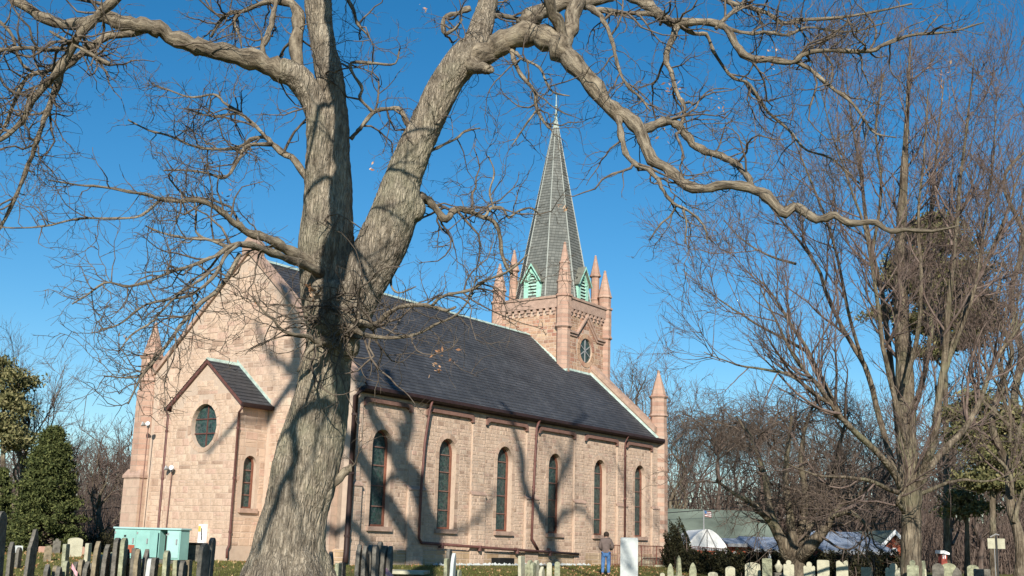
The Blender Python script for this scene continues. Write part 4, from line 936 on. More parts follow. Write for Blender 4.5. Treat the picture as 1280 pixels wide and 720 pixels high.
# unseen limb added over the left stem to shade its right half
crown_limb(b0[1], .3, [above(404, -60, 3.2, .2), above(417, 20, 4.6, .12), above(424, 90, 5.0, .1), above(428, 160, 5.4, .1), above(428, 230, 5.8, .08), above(424, 290, 6.2, .08), above(414, 360, 7.0, .1), above(418, 430, 7.9), above(430, 480, 8.5), above(436, 530, 9.1)], .12)
crown_limb(above(436, 528, 9.1), .1, [above(415, 528, 9.1), above(395, 532, 9.2), above(374, 545, 9.4), above(374, 575, 9.8), above(376, 600, 10.1), above(362, 625, 10.4), above(345, 665, 10.9), above(330, 705, 11.5)], .04)  # more unseen limbs, added to lay branch shadows across the trunk
crown_limb(above(376, 596, 10.1), .04, [above(372, 630, 10.5), above(374, 660, 10.9)], .02)
crown_limb(above(374, 550, 9.5), .04, [above(355, 560, 9.6), above(340, 575, 9.8)], .02)
def slab_pt(px, py, y): P = at(px, py, 41.9); s = np.array(SUNDIR); return P+s*((y-P[1])/s[1])
crown_limb(c0[2], .12, [slab_pt(740, 640, 18), slab_pt(765, 668, 17.6), slab_pt(780, 684, 17.4), slab_pt(790, 712, 17.2)], .05)  # limbs added above the frame to drop branch shadows on the white slab
crown_limb(slab_pt(765, 668, 17.6), .06, [slab_pt(772, 690, 17.7), slab_pt(782, 706, 17.8), slab_pt(800, 722, 18)], .03)
main = [opts(q) for q in (trunk, stemA[:11], stemB, stemC, stemC2)]
def main_mesh(lines, k, n_mul=3, name='trunk', voxel=.027):
    VF = []
    for P, Rr in lines:
        Q, r_ = resample(P, Rr, len(P)*n_mul); v, f = tubes(Q[None], r_[None], k); nn = len(Q)
        VF.append((v, f))
        for base, rev in ((0, True), ((nn-1)*k, False)):
            c_ = v[base:base+k].mean(0); vv = np.vstack([v[base:base+k], c_]); ff = np.array([[i, (i+1) % k, k, k] for i in range(k)])
            VF.append((vv, ff))
    V = []; F = []; o = 0
    for v, f in VF:
        V += [tuple(x) for x in v]; F += [tuple(dict.fromkeys(int(i)+o for i in q)) for q in f]; o += len(v)
    return V, F
V, F = main_mesh(main, 20)
me = bpy.data.meshes.new('trunk_raw'); me.from_pydata(V, [], F)
bm = bmesh.new(); bm.from_mesh(me); bmesh.ops.remove_doubles(bm, verts=bm.verts, dist=.0005); bmesh.ops.recalc_face_normals(bm, faces=bm.faces)
for px, py, r_, dy in ((436, 430, 15, -.2), (428, 402, 16, -.3), (520, 262, 13, 0),  (415, 405, 18, -.25)):
    c_ = at(px, py, OD+dy); rr = r_*pxm(c_)
    bmesh.ops.create_icosphere(bm, subdivisions=2, radius=rr, matrix=Matrix.Translation(Vector(c_)) @ Matrix.Diagonal((1, 1, 1.25, 1)))
# root flares
for an, ln in ((-1.9, 1.5), (-.9, 1.3), (.2, 1.2), (2.6, 1.6), (3.6, 1.4), (1.4, 1.2), (-2.6, 1.5)):
    b_ = Vector(at(355, 790, OD)); b_.z = gz(b_.x, b_.y)
    for q in range(7):
        t_ = q/6; c_ = b_+Vector((math.cos(an), math.sin(an), 0))*(.35+ln*t_*.75); rr = .3*(1-t_)+.07
        c_.z = gz(c_.x, c_.y)+.05+(1-t_)**2*.55
        bmesh.ops.create_icosphere(bm, subdivisions=2, radius=rr, matrix=Matrix.Translation(c_) @ Matrix.Diagonal((1, 1, 1+(1-t_)*1.2, 1)))
bm.to_mesh(me); bm.free()
tmp = bpy.data.objects.new('trunk_raw', me); COL.objects.link(tmp)
rm = tmp.modifiers.new('r', 'REMESH'); rm.mode = 'VOXEL'; rm.voxel_size = .027; rm.use_smooth_shade = True
dg = bpy.context.evaluated_depsgraph_get(); dg.update()
me2 = bpy.data.meshes.new_from_object(tmp.evaluated_get(dg)); bpy.data.objects.remove(tmp); bpy.data.meshes.remove(me); me2.name = 'trunk'
nv = len(me2.vertices); co = np.empty(nv*3, np.float32); me2.vertices.foreach_get('co', co); co = co.reshape(-1, 3)
nn_ = np.empty(nv*3, np.float32); me2.vertices.foreach_get('normal', nn_); nn_ = nn_.reshape(-1, 3)
# bark ridges run along the stem: noise squeezed along it
lean = np.where((co[:, 0] > -2.2)[:, None], np.array([[.5, 0, .85]]), np.array([[.08, 0, 1.]])); lean = norm(lean)
al = (co*lean).sum(1, keepdims=True); q = co-lean*al
hgt = np.empty(nv, np.float32)
for i in range(nv):
    x, y, z = q[i]; s_ = al[i, 0]
    a = noise.noise((x*11, y*11, z*11+s_*1.9)); b_ = noise.noise((x*24+9, y*24, z*24+s_*5)); c_ = noise.noise((x*2.2+s_*.8, y*2.2, z*2.2+3))
    hgt[i] = -abs(a)*.05-abs(b_)*.035+c_*.1
sc_ = np.clip((co[:, 0]*0+1), 0, 1)
lim = np.where(co[:, 0] > .6, .55, 1.0)
co += nn_*(hgt*lim*.62+.018)[:, None]
me2.vertices.foreach_set('co', (co-np.array(oak_loc)).astype(np.float32).ravel()); me2.update()
me2.materials.clear(); link('trunk', me2, M['oak'], oak, smooth=True)
limbs_n = []
def oak_limb(P, Rr, k=9, big=False):
    nseg = max(10, int(len(P)*3)); Q, r_ = resample(P, Rr, nseg)
    # gnarl
    s_ = r_[:, None]; Q = Q+rng.normal(size=Q.shape)*s_*.12; r_ = r_*(1+.14*np.sin(np.arange(nseg)*1.7+rng.random()*6)+rng.normal(size=nseg)*.05)
    Qc = np.vstack([Q[0]-(Q[1]-Q[0])*.02, Q, Q[-1]+(Q[-1]-Q[-2])*.02]); rc = np.concatenate([[.001], r_, [.0008]])
    v, f = tubes(Qc[None], rc[None], k); o_ = np_mesh('limb', [(v-np.array(oak_loc), f)], M['oaklimb'], oak); tube_uv(o_.data, Qc, rc, k)
    limbs_n.append(resample(Q, r_, 24))
for q in (stemA[8:], limbD): oak_limb(*opts(q), 14)
for q in LB:
    P, Rr = opts(q); oak_limb(P, Rr*np.where(Rr < .06, .66, .78))
for P, Rr in crown: oak_limb(P, Rr, 10)  # unseen shade-casting limbs, joined to the oak as limb parts
traced = [resample(P, Rr, 24) for P, Rr in main[1:]]+limbs_n[:len(LB)+2]
TP = np.array([p for p, r_ in traced]); TR = np.array([r_ for p, r_ in traced])
SP = np.array([p for (p, r_) in limbs_n[2:len(LB)+2] if r_.mean() < .075]); SR_ = np.array([r_ for (p, r_) in limbs_n[2:len(LB)+2] if r_.mean() < .075])
g = np.random.default_rng(11)
L1a, R1a = grow(SP, SR_, 480, 9, .5, 1.7, (35, 80), .12, .02, .33, .6, .006, rg=g)
L1b, R1b = grow(TP, TR*.3, 120, 9, .5, 1.6, (45, 90), .25, .05, .33, .5, .007, rg=g)
# shoots that sprout in a tangle below the fork
em = np.array([at(420+g.uniform(-30, 26), 392+g.uniform(-32, 30), OD-.4+g.uniform(-.1, .1)) for _ in range(70)])
E = np.stack([em+np.array([0, 0, -.02])*k for k in range(3)], 1); Er = np.full((70, 3), .02)
L1c, R1c = grow(E, Er, 60, 10, .4, 2.0, (30, 90), 0, .05, .32, .7, .005, rg=g, out=np.array([0, -1.0, 0]))
CP = np.array([resample(*c, 24)[0] for c in crown]); CRr = np.array([resample(*c, 24)[1] for c in crown])
L1d, R1d = grow(CP, CRr, 90, 9, 1.0, 4.0, (30, 75), .3, .05, .25, .4, .012, rg=g)
L1 = np.concatenate([L1a, L1b]); R1 = np.concatenate([R1a, R1b])
L2, R2 = grow(L1, R1, 2700, 7, .25, .9, (30, 75), .1, .02, .3, .6, .0045, rg=g)
L2c, R2c = grow(L1c, R1c, 200, 6, .15, .6, (30, 75), .1, 0, .3, .6, .004, rg=g)
L3, R3 = grow(L2, R2, 8000, 5, .08, .38, (30, 70), .15, .03, .28, .6, .0032, rg=g)
L2d, R2d = grow(L1d, R1d, 350, 7, .5, 1.8, (30, 70), .1, .03, .25, .5, .009, rg=g)
VF = [tubes(L1, R1, 5), tubes(L1c, R1c, 4), tubes(L1d, R1d, 4), tubes(L2, R2, 4), tubes(L2c, R2c, 3), tubes(L3, R3, 3), tubes(L2d, R2d, 3)]
np_mesh('twigs', [(v-np.array(oak_loc), f) for v, f in VF], M['oaktwig'], oak, kind='stuff')
# tufts of dead leaves still hanging on
TW_PTS = np.concatenate([L1.reshape(-1, 3), L2.reshape(-1, 3), L3.reshape(-1, 3), SP.reshape(-1, 3)])
def leaf_tuft(px, py, D_, n, spread, size=.045):
    size *= .8
    c = at(px, py, D_); c = TW_PTS[np.argmin(np.linalg.norm(TW_PTS-c, axis=1))]-np.array([0, 0, .03]); C_ = c+g.normal(size=(n, 3))*spread; v, f = tri_leaves(C_, size, g); np_mesh('dead_leaves', [(v-np.array(oak_loc), f)], M['leaf'], oak, smooth=False)
for px, py, D_, n, sd, sz in ((853, 102, 16.7, 26, .07, .05), (715, 380, 16, 5, .05, .05), (547, 436, 15.8, 8, .05, .06), (578, 432, 15.8, 8, .06, .05), (533, 452, 15.8, 9, .06, .04), (395, 377, 15.8, 14, .07, .07), (407, 373, 15.7, 8, .05, .06), (392, 362, 15.8, 10, .08, .05), (835, 160, 16, 12, .08, .04), (865, 120, 16.6, 8, .06, .035), (716, 273, 16, 5, .04, .05), (970, 74, 16.5, 24, .09, .035), (899, 365/3, 16.5, 6, .08, .03), (530, 8, 16.5, 6, .05, .04), (1215, 150, 15, 9, .08, .045), (278, 242, 15.6, 7, .05, .05), (150, 419, 14.2, 4, .03, .05), (320, 375, 15.6, 10, .1, .03), (443, 242, 16.8, 6, .06, .04), (1163, 75, 15.8, 4, .03, .04), (893, 142, 16.5, 4, .03, .04), (897, 140, 16.3, 4, .04, .04), (533, 470, 15.8, 4, .04, .04)):
    leaf_tuft(px, py, D_, n, sd, sz)

# ---------------------------------------------------------------- other bare trees
def finish_tree(root, trunk_l, limbs, twig_sets, mb_, mt_, tname='twigs'):
    o = np.array(root.location)
    P, Rr = trunk_l; Q, r_ = resample(P, Rr, max(16, len(P)*5)); r_ = r_*(1+.05*np.sin(np.arange(len(r_))*1.3)); v, f = tubes(Q[None], r_[None], 14); np_mesh('trunk', [(v-o, f)], mb_, root)
    for P, Rr in limbs:
        Q, r_ = resample(P, Rr, max(12, len(P)*3)); wob = np.cumsum(rng.normal(size=Q.shape)*.028*math.sqrt(max(.2, float(r_.mean()))), 0); wob -= np.linspace(0, 1, len(Q))[:, None]*wob[-1]; Q = Q+wob*np.minimum(1, np.arange(len(Q))/4)[:, None]; r_ = r_*np.linspace(1, .8, len(Q)); v, f = tubes(Q[None], r_[None], 8); np_mesh('limb', [(v-o, f)], mb_, root)
    if twig_sets: np_mesh(tname, [(v-o, f) for v, f in twig_sets], mt_, root, kind='stuff')
def R24(lines): 
    a = [resample(P, Rr, 16) for P, Rr in lines]; return np.array([x for x, _ in a]), np.array([y for _, y in a])
# tall maple-like tree right of the church
MD = 38.0
c = at(1139, 700, MD); mz = gz(c[0], MD)
maple = empty('bare_tree', (float(c[0]), MD, mz), label='tall bare tree with a straight trunk and fan of rising limbs behind the right-hand headstones', cat='tree')
base = [(1140, 748, 15), (1139, 715, 13), (1139, 680, 12.5), (1139, 650, 12), (1139, 620, 13)]
tr = opts(base+[(1136, 590, 13), (1133, 550, 12.5), (1132, 500, 11.5), (1130, 450, 10.5), (1127, 400, 9.2), (1125, 340, 8), (1127, 280, 6.5), (1130, 220, 5), (1133, 160, 3), (1136, 100, 2), (1138, 50, 1.2)], MD)
ml = [[(1132, 630, 7), (1120, 592, 7, -.5), (1100, 566, 6, -1), (1077, 545, 6, -1.4), (1055, 522, 5.5, -1.8), (1038, 502, 5, -2), (1018, 475, 4.5, -2.3), (995, 448, 3.5, -2.6), (970, 400, 2.5, -3), (950, 360, 1.5, -3.2)],
 [(1050, 515, 4, -1.8), (1030, 480, 4, -1.5), (1010, 440, 3.6, -1.3), (985, 402, 3, -1), (963, 367, 2, -.8), (940, 340, 1.2, -.6)],
 [(1118, 590, 6, 0), (1100, 520, 5.5, .8), (1085, 465, 5, 1.2), (1066, 430, 4.5, 1.5), (1048, 395, 4, 1.7), (1035, 365, 4, 1.8), (1026, 338, 3.5, 1.9), (1008, 312, 3, 2), (985, 284, 2.2, 2.1), (960, 255, 1.4, 2.2)],
 [(1130, 600, 6.5, .5), (1122, 530, 6, 1), (1116, 460, 5.5, 1.3), (1103, 370, 5, 1.6), (1091, 320, 4.5, 1.8), (1083, 280, 4, 2), (1076, 220, 3.2, 2.2), (1066, 160, 2.2, 2.4), (1058, 100, 1.3, 2.5)],
 [(1135, 560, 5.5, -1), (1118, 500, 5, -1.4), (1105, 440, 4.5, -1.8), (1098, 380, 4, -2), (1085, 300, 3.2, -2.2), (1065, 240, 2.4, -2.4), (1040, 170, 1.5, -2.5), (1025, 110, 1, -2.6)],
 [(1143, 620, 8), (1155, 585, 8, -.5), (1166, 550, 7.5, -.8), (1171, 500, 7, -1), (1178, 450, 6.5, -1.1), (1181, 400, 6, -1.2), (1188, 330, 5, -1.3), (1194, 260, 4, -1.4), (1202, 190, 3, -1.5), (1212, 120, 2, -1.6), (1218, 70, 1.2, -1.6)],
 [(1146, 612, 7), (1172, 570, 6.5, .6), (1198, 545, 6, 1.1), (1215, 520, 5.5, 1.5), (1228, 492, 5, 1.7), (1237, 465, 4.5, 1.9), (1250, 440, 4, 2), (1275, 405, 3, 2.2), (1300, 370, 2, 2.4)],
 [(1172, 495, 5, -1), (1190, 440, 5, -.6), (1205, 395, 4.5, -.3), (1222, 350, 4.2, 0), (1238, 315, 3.6, .2), (1252, 285, 3, .4), (1266, 245, 2.4, .6), (1280, 200, 1.5, .8)],
 [(1140, 520, 5, 1), (1158, 460, 5, 1.6), (1165, 400, 4.5, 2), (1160, 330, 4, 2.3), (1165, 250, 3.2, 2.5), (1172, 180, 2.2, 2.7), (1180, 100, 1.2, 2.8)],
 [(1132, 480, 4.5, -.8), (1145, 420, 4.2, -1.2), (1150, 350, 3.6, -1.4), (1148, 270, 3, -1.6), (1155, 190, 2.2, -1.8), (1160, 110, 1.3, -1.9)],
 [(1130, 618, 4.5, -.6), (1112, 612, 4.2, -1), (1085, 602, 3.6, -1.5), (1055, 597, 3, -2), (1020, 594, 2.2, -2.5), (985, 580, 1.4, -3)],
 [(1148, 618, 4, .5), (1172, 610, 3.6, .9), (1200, 600, 3, 1.2), (1235, 602, 2.2, 1.5), (1268, 590, 1.3, 1.8)],
 [(1130, 640, 4.5, -.8), (1126, 632, 4, -1.3), (1122, 625, 4, -1.6), (1133, 605, 3, -1.9), (1142, 585, 2, -2)]]
ml += [[(1045, 508, 4, -1.8), (1020, 495, 3.6, -2.2), (985, 470, 3, -2.6), (950, 462, 2.4, -3), (912, 455, 1.6, -3.4), (880, 440, 1, -3.6)],
 [(1010, 440, 3.2, -1.3), (975, 420, 2.6, -1.8), (940, 400, 2.1, -2.2), (905, 378, 1.6, -2.6), (878, 362, 1, -2.8)],
 [(995, 330, 2.6, 2), (965, 320, 2.1, 2.4), (930, 300, 1.6, 2.8), (905, 275, 1, 3)],
 [(1083, 465, 3.6, 1.2), (1062, 400, 3.2, .6), (1040, 300, 2.6, 0), (1010, 220, 2, -.5), (985, 160, 1.2, -1)],
 [(1090, 320, 3.2, 1.8), (1100, 240, 2.8, 1.2), (1095, 160, 2.2, .8), (1105, 90, 1.3, .4)],
 [(1190, 440, 3.6, -.6), (1215, 370, 3, -1), (1228, 290, 2.4, -1.3), (1240, 200, 1.8, -1.6), (1246, 120, 1, -1.8)]]
mlim = [(P, Rr*.72) for P, Rr in (opts(q, MD) for q in ml)]
P_, Rp = R24(mlim+[tr])
g = np.random.default_rng(5)
A1, B1 = grow(P_, Rp, 250, 10, 1.6, 4.6, (25, 52), .25, .09, .12, .55, .014, rg=g)
A2, B2 = grow(A1, B1, 1500, 8, .9, 2.6, (22, 48), .12, .07, .13, .6, .0095, rg=g)
A3, B3 = grow(A2, B2, 7000, 6, .4, 1.3, (20, 48), .1, .05, .14, .6, .0068, rg=g)
A4, B4 = grow(A3, B3, 10000, 4, .2, .6, (20, 50), .2, .05, .14, .6, .0055, rg=g)
finish_tree(maple, tr, mlim, [tubes(A1, B1, 5), tubes(A2, B2, 4), tubes(A3, B3, 3), tubes(A4, B4, 3)], M['bark'], M['twigp'])

# multi-stemmed old cherry with broken limb, right of the church
KD = 44.0
c = at(992, 712, KD); cherry = empty('cherry_tree', (float(c[0]), KD, gz(c[0], KD)), label='spreading many-stemmed bare tree with a broken-off limb behind the pale headstones', cat='tree')
tr = opts([(994, 745, 17), (994, 720, 15), (993, 702, 12), (991, 685, 8), (989, 665, 6), (987, 640, 5), (982, 600, 4), (985, 560, 3), (990, 520, 2)], KD)
kl = [[(990, 706, 9), (983, 694, 8, -.5), (975, 672, 7.5, -.8), (964, 651, 7, -1), (950, 638, 5, -1.2), (935, 626, 4, -1.4), (918, 616, 3, -1.6), (895, 600, 2, -1.8)],
 [(967, 655, 5.5, -1), (961, 630, 5, -.8), (957, 600, 4.5, -.6), (950, 575, 3.6, -.5), (938, 545, 2.6, -.4), (920, 520, 1.5, -.3)],
 [(998, 700, 9), (1007, 688, 9, -.6), (1018, 676, 8.5, -.9), (1027, 666, 7.5, -1), (1036, 655, 5, -1.2), (1042, 640, 4.5, -1.3), (1052, 630, 4, -1.4), (1066, 622, 3, -1.6), (1090, 605, 2, -1.8)],
 [(1002, 692, 6.5, .5), (1008, 665, 6, .7), (1020, 640, 5.5, .9), (1035, 615, 4.5, 1.1), (1045, 580, 3.5, 1.3), (1052, 545, 2.5, 1.5), (1062, 515, 1.5, 1.6)],
 [(998, 685, 6, .2), (1003, 650, 5.5, .2), (1006, 610, 4.6, .2), (1002, 570, 3.6, .2), (1008, 530, 2.6, .2), (1020, 500, 1.6, .2)],
 [(1040, 645, 4, -1.3), (1060, 640, 3.5, -1.8), (1075, 648, 3, -2.2), (1085, 660, 2, -2.5)]]
klim = [opts(q, KD) for q in kl]; P_, Rp = R24(klim+[tr]); g = np.random.default_rng(6)
A1, B1 = grow(P_, Rp, 90, 9, 1.2, 3.6, (30, 75), .25, .03, .22, .6, .018, rg=g)
A2, B2 = grow(A1, B1, 520, 8, .8, 2.0, (30, 70), .1, -.01, .24, .6, .011, rg=g)
A3, B3 = grow(A2, B2, 2600, 6, .4, 1.3, (25, 60), .1, -.02, .2, .6, .008, rg=g)
finish_tree(cherry, tr, klim, [tubes(A1, B1, 5), tubes(A2, B2, 4), tubes(A3, B3, 3)], M['bark'], M['twig'])
# weeping trees beside the front corner turret
def weeping(px, D_, top_px, spread, seed, label):
    c = at(px, 690, D_); z0 = gz(c[0], D_); root = empty('weeping_tree', (float(c[0]), D_, z0), label=label, cat='tree'); g = np.random.default_rng(seed)
    P = [np.array([c[0], D_, z0-.2])]; top = at(px, top_px+45, D_)[2]
    for q in range(1, 6): P.append(np.array([c[0]+g.normal()*.12, D_+g.normal()*.12, z0+(top-z0)*q/5]))
    tr = (np.array(P), np.linspace(.17, .09, 6)); lim = []
    for k in range(13):
        an = 2*math.pi*k/13+g.uniform(-.2, .2); L_ = spread*g.uniform(.6, 1.05); hh = (at(px, top_px, D_)[2]-top)*g.uniform(.3, 1.0); z1 = top-g.uniform(0, 1.4)
        pts = [np.array([c[0], D_, z1])]
        for t_ in (.2, .4, .6, .8, 1.0): pts.append(np.array([c[0]+math.cos(an)*L_*t_+g.normal()*.12, D_+math.sin(an)*L_*t_+g.normal()*.12, z1+hh*(4*t_*(1-t_*.62))*.62-.9*max(0, t_-.7)*3]))
        lim.append((np.array(pts), np.linspace(.085, .02, 6)))
    P_, Rp = R24(lim)
    A1, B1 = grow(P_, Rp, 150, 10, 1.0, 3.6, (30, 80), .15, -.10, .2, .6, .014, rg=g)
    A2, B2 = grow(A1, B1, 950, 10, .8, 3.0, (20, 70), .1, -.13, .16, .6, .013, rg=g)
    A3, B3 = grow(A2, B2, 2600, 6, .4, 1.5, (20, 60), .1, -.1, .18, .6, .01, rg=g)
    finish_tree(root, tr, lim, [tubes(A1, B1, 4), tubes(A2, B2, 3), tubes(A3, B3, 3)], M['wood'], M['twig'])
weeping(900, 90, 508, 4.0, 21, 'dark weeping bare tree closest to the church front turret')
weeping(950, 93, 505, 4.4, 22, 'weeping bare tree behind the many-stemmed tree, further from the church')

def bare(name, label, px, D_, top_py, spread_px, seed, kind='up', r0=None, mt='bark', tw='twigp', group=None, n1=60, n2=330, n3=1300, base_py=None, rmin=.012, n4=0):
    """a bare tree of its own: forked trunk, rising limbs, twigs"""
    c = at(px, 690, D_); z0 = gz(c[0], D_); g = np.random.default_rng(seed); root = empty(name, (float(c[0]), D_, z0), label=label, cat='tree', group=group)
    ztop = at(px, top_py, D_)[2]; H = ztop-z0; sp_ = spread_px*pxm(c); r0 = r0 or H*.017
    P = [np.array([c[0], D_, z0-.3])]; hT = H*.8
    for q in range(1, 9): P.append(np.array([c[0]+g.normal()*.012*H*q**.5, D_+g.normal()*.012*H*q**.5, z0+hT*q/8]))
    tr = (np.array(P), np.linspace(r0, r0*.18, 9)); lim = []
    for k in range(11):
        t_ = g.uniform(.22, .8) if k > 3 else .22+.08*k; an = k*2.4+g.uniform(-.4, .4); s_ = P[0]+(P[-1]-P[0])*t_; L_ = sp_*g.uniform(.55, 1.0)*(1.1-t_*.5); zt = z0+H*min(1, t_+g.uniform(.2, .42)); pts = [s_]
        for u_ in (.25, .5, .75, 1.): pts.append(np.array([s_[0]+math.cos(an)*L_*u_**.8+g.normal()*.02*H, D_+math.sin(an)*L_*u_**.8+g.normal()*.02*H, s_[2]+(zt-s_[2])*u_**1.15]))
        lim.append((np.array(pts), np.linspace(r0*.5*(1.1-t_), r0*.07, 5)))
    P_, Rp = R24(lim+[tr]); ln = H/14
    A1, B1 = grow(P_, Rp, n1, 9, 1.4*ln, 3.8*ln, (25, 55), .25, .08, .15, .6, rmin*1.3, rg=g)
    A2, B2 = grow(A1, B1, n2, 7, .8*ln, 2.2*ln, (25, 50), .1, .05, .16, .6, rmin, rg=g)
    A3, B3 = grow(A2, B2, n3, 5, .4*ln, 1.2*ln, (20, 50), .1, .04, .16, .6, rmin*.75, rg=g)
    ts = [tubes(A1, B1, 4), tubes(A2, B2, 3), tubes(A3, B3, 3)]
    if n4: ts.append(tubes(*grow(A3, B3, n4, 4, .2*ln, .7*ln, (20, 50), .1, .04, .16, .6, rmin*.7, rg=g), 3))
    finish_tree(root, tr, lim, ts, M[mt], M[tw])
bare('bare_tree', 'leafless tree rising behind the church roof just right of the tower', 800, 92, 420, 42, 31, r0=.22, rmin=.016, n2=300, n3=1700)
bare('bare_tree', 'small leafless tree half hidden by the tower, left of the front turret', 772, 98, 455, 22, 32, r0=.16, rmin=.016)
bare('bare_tree', 'leafless tree showing between the front turret and the weeping tree', 846, 90, 470, 30, 33, r0=.18, rmin=.016)
bare('bare_tree', 'pale grey leafless tree between the evergreen and the church', 118, 62, 545, 34, 34, r0=.17, mt='bark')
bare('bare_tree', 'leafless tree touching the left corner buttress of the church', 150, 70, 570, 24, 35, r0=.13)
bare('bare_tree', 'leafless tree standing over the dark pine at the left edge', 12, 75, 425, 60, 36, r0=.25, n2=400, n3=1800)
bare('bare_tree', 'thin leafless tree just behind the round evergreen', 84, 80, 535, 30, 37, r0=.16)
bare('bare_tree', 'leafless tree whose pale limb crosses the right edge above the sign', 1268, 48, 250, 75, 38, r0=.24, n1=70, n2=400, n3=1800, rmin=.01)
bare('bare_tree', 'tall leafless tree in the upper right corner beside the fan-shaped one', 1300, 60, 40, 110, 39, r0=.3, n1=80, n2=450, n3=2200, rmin=.013)
for i, (px, D_, ty, sp_, lb) in enumerate([(1066, 75, 520, 40, 'leafless tree behind the blue-roofed building'), (1010, 82, 530, 36, 'leafless tree above the red gabled house'), (1188, 70, 470, 45, 'leafless tree just right of the tall fan-shaped tree'), (1224, 78, 520, 34, 'slim leafless tree behind the white sign'), (1096, 85, 500, 38, 'leafless tree left of the tall trunk, over the brick end wall')]):
    bare('bare_tree', lb, px, D_, ty, sp_, 50+i, r0=.2, rmin=.016, mt='wood', tw='twig')
# the wood beyond: one mass of trunks and twigs
g = np.random.default_rng(77); Ps = []; Rs = []
for i in range(430):
    D_ = g.uniform(95, 165); px = g.uniform(-180, 1500); 
    if 170 < px < 760 and g.random() < .75: continue
    c = at(px, 690, D_); z0 = gz(c[0], D_)-.3
    tp = (545 if px > 820 else 590)+g.normal()*26+(40 if 820 < px < 960 else 0)
    H = max(5, at(px, tp, D_)[2]-z0); P = [np.array([c[0]+g.normal()*.015*H*q, D_+g.normal()*.015*H*q, z0+H*q/7]) for q in range(8)]; Ps.append(P); Rs.append(np.linspace(g.uniform(.12, .3), .03, 8))
Ps = np.array(Ps); Rs = np.array(Rs)
A1, B1 = grow(Ps, Rs, 6000, 7, 1.5, 4.8, (25, 60), .12, .06, .16, .5, .03, rg=g)
A2, B2 = grow(A1, B1, 20000, 4, .8, 2.6, (25, 60), .1, .04, .2, .6, .021, rg=g)
A3, B3 = grow(A2, B2, 34000, 3, .5, 1.5, (25, 60), .1, .02, .2, .6, .016, rg=g)
np_mesh('distant_wood', [tubes(Ps, Rs, 6), tubes(A1, B1, 3), tubes(A2, B2, 3), tubes(A3, B3, 3)], M['wood'], kind='stuff', label='brown leafless woods beyond the churchyard', cat='wood')
# undergrowth along the wood's edge
n = 36000; X = []; 
D_ = g.uniform(88, 150, n); px = g.uniform(-150, 1450, n); keep = (px > 790) | (px < 190); D_ = D_[keep]; px = px[keep]; n = len(px)
B0 = np.array([[(q-640)/FOC*d, d, 0] for q, d in zip(px, D_)]); B0[:, 2] = [gz(x, y) for x, y, _ in B0]; Hh = np.where(g.random(n) < .3, g.uniform(4, 8.5, n), g.uniform(.8, 4.2, n))
d_ = g.normal(size=(n, 2))*.22
P = np.stack([B0+np.stack([d_[:, 0]*Hh*t_, d_[:, 1]*Hh*t_, Hh*t_-.1], 1)+g.normal(size=(n, 3))*.05 for t_ in (0, .33, .66, 1)], 1)
np_mesh('undergrowth', [tubes(P, np.full((n, 4), .026)*np.array([1.2, 1, .8, .5]), 3)], M['wood'], kind='stuff', label='tangled brown brush at the foot of the woods', cat='undergrowth')

# ---------------------------------------------------------------- evergreens
def evergreen(name, label, px, D_, py_top, py_bot, wpx, seed, n, size, material, shape='cone', cat='tree', trunk_r=.2, sq=1):
    c = at(px, 690, D_); z0 = gz(c[0], D_); g = np.random.default_rng(seed); root = empty(name, (float(c[0]), D_, z0), label=label, cat=cat)
    zt = at(px, py_top, D_)[2]; zb_ = max(z0-.05, at(px, py_bot, D_)[2]); Rm = wpx*pxm(c)/2; o = np.array(root.location)
    # branch clumps first, leaves crowd round their tips
    K = n//110; t_ = g.random(K)
    if shape == 'cone': rad = Rm*np.clip(1.15*(1-t_)**.62, .05, 1)*np.clip((t_+.12)/.25, .6, 1)*g.uniform(.72, 1.18, K)
    else: rad = Rm*np.sqrt(np.clip(1-(2*t_-1)**2, .05, 1))*.95
    an = g.uniform(0, 2*np.pi, K); rr = rad*g.uniform(.35, 1.05, K)**.6
    C_ = np.stack([c[0]+np.cos(an)*rr, D_+np.sin(an)*rr, zb_+(zt-zb_)*t_], 1)
    P = C_[g.integers(0, K, n)]+g.normal(size=(n, 3))*np.array([.2, .2, .13])*Rm*.42
    V, F_ = tri_leaves(P, size, g); np_mesh('crown', [(V-o, F_)], material, root, smooth=False)
    mb = MB(); mb.lathe(0, 0, [(trunk_r, -.2), (trunk_r*.3, (zt-z0)*.93)], 8); mb.build('trunk', M['bark'], root)
    bs = np.stack([np.stack([np.full(K, c[0]), np.full(K, D_), C_[:, 2]-.25*Rm], 1), C_], 1); bs = np.stack([bs[:, 0], (bs[:, 0]+bs[:, 1])/2, bs[:, 1]], 1)
    v, f = tubes(bs, np.full((K, 3), .03)*np.array([1.3, 1, .4]), 3); np_mesh('branches', [(v-o, f)], M['wood'], root, kind='stuff')
    return root
evergreen('evergreen_tree', 'dense olive green conical evergreen left of the church', 52, 56, 536, 692, 92, 1, 52000, .075, M['spruce'])
evergreen('evergreen_tree', 'darker evergreen partly cut off by the left edge', -8, 62, 585, 692, 50, 2, 20000, .08, M['spruce'])
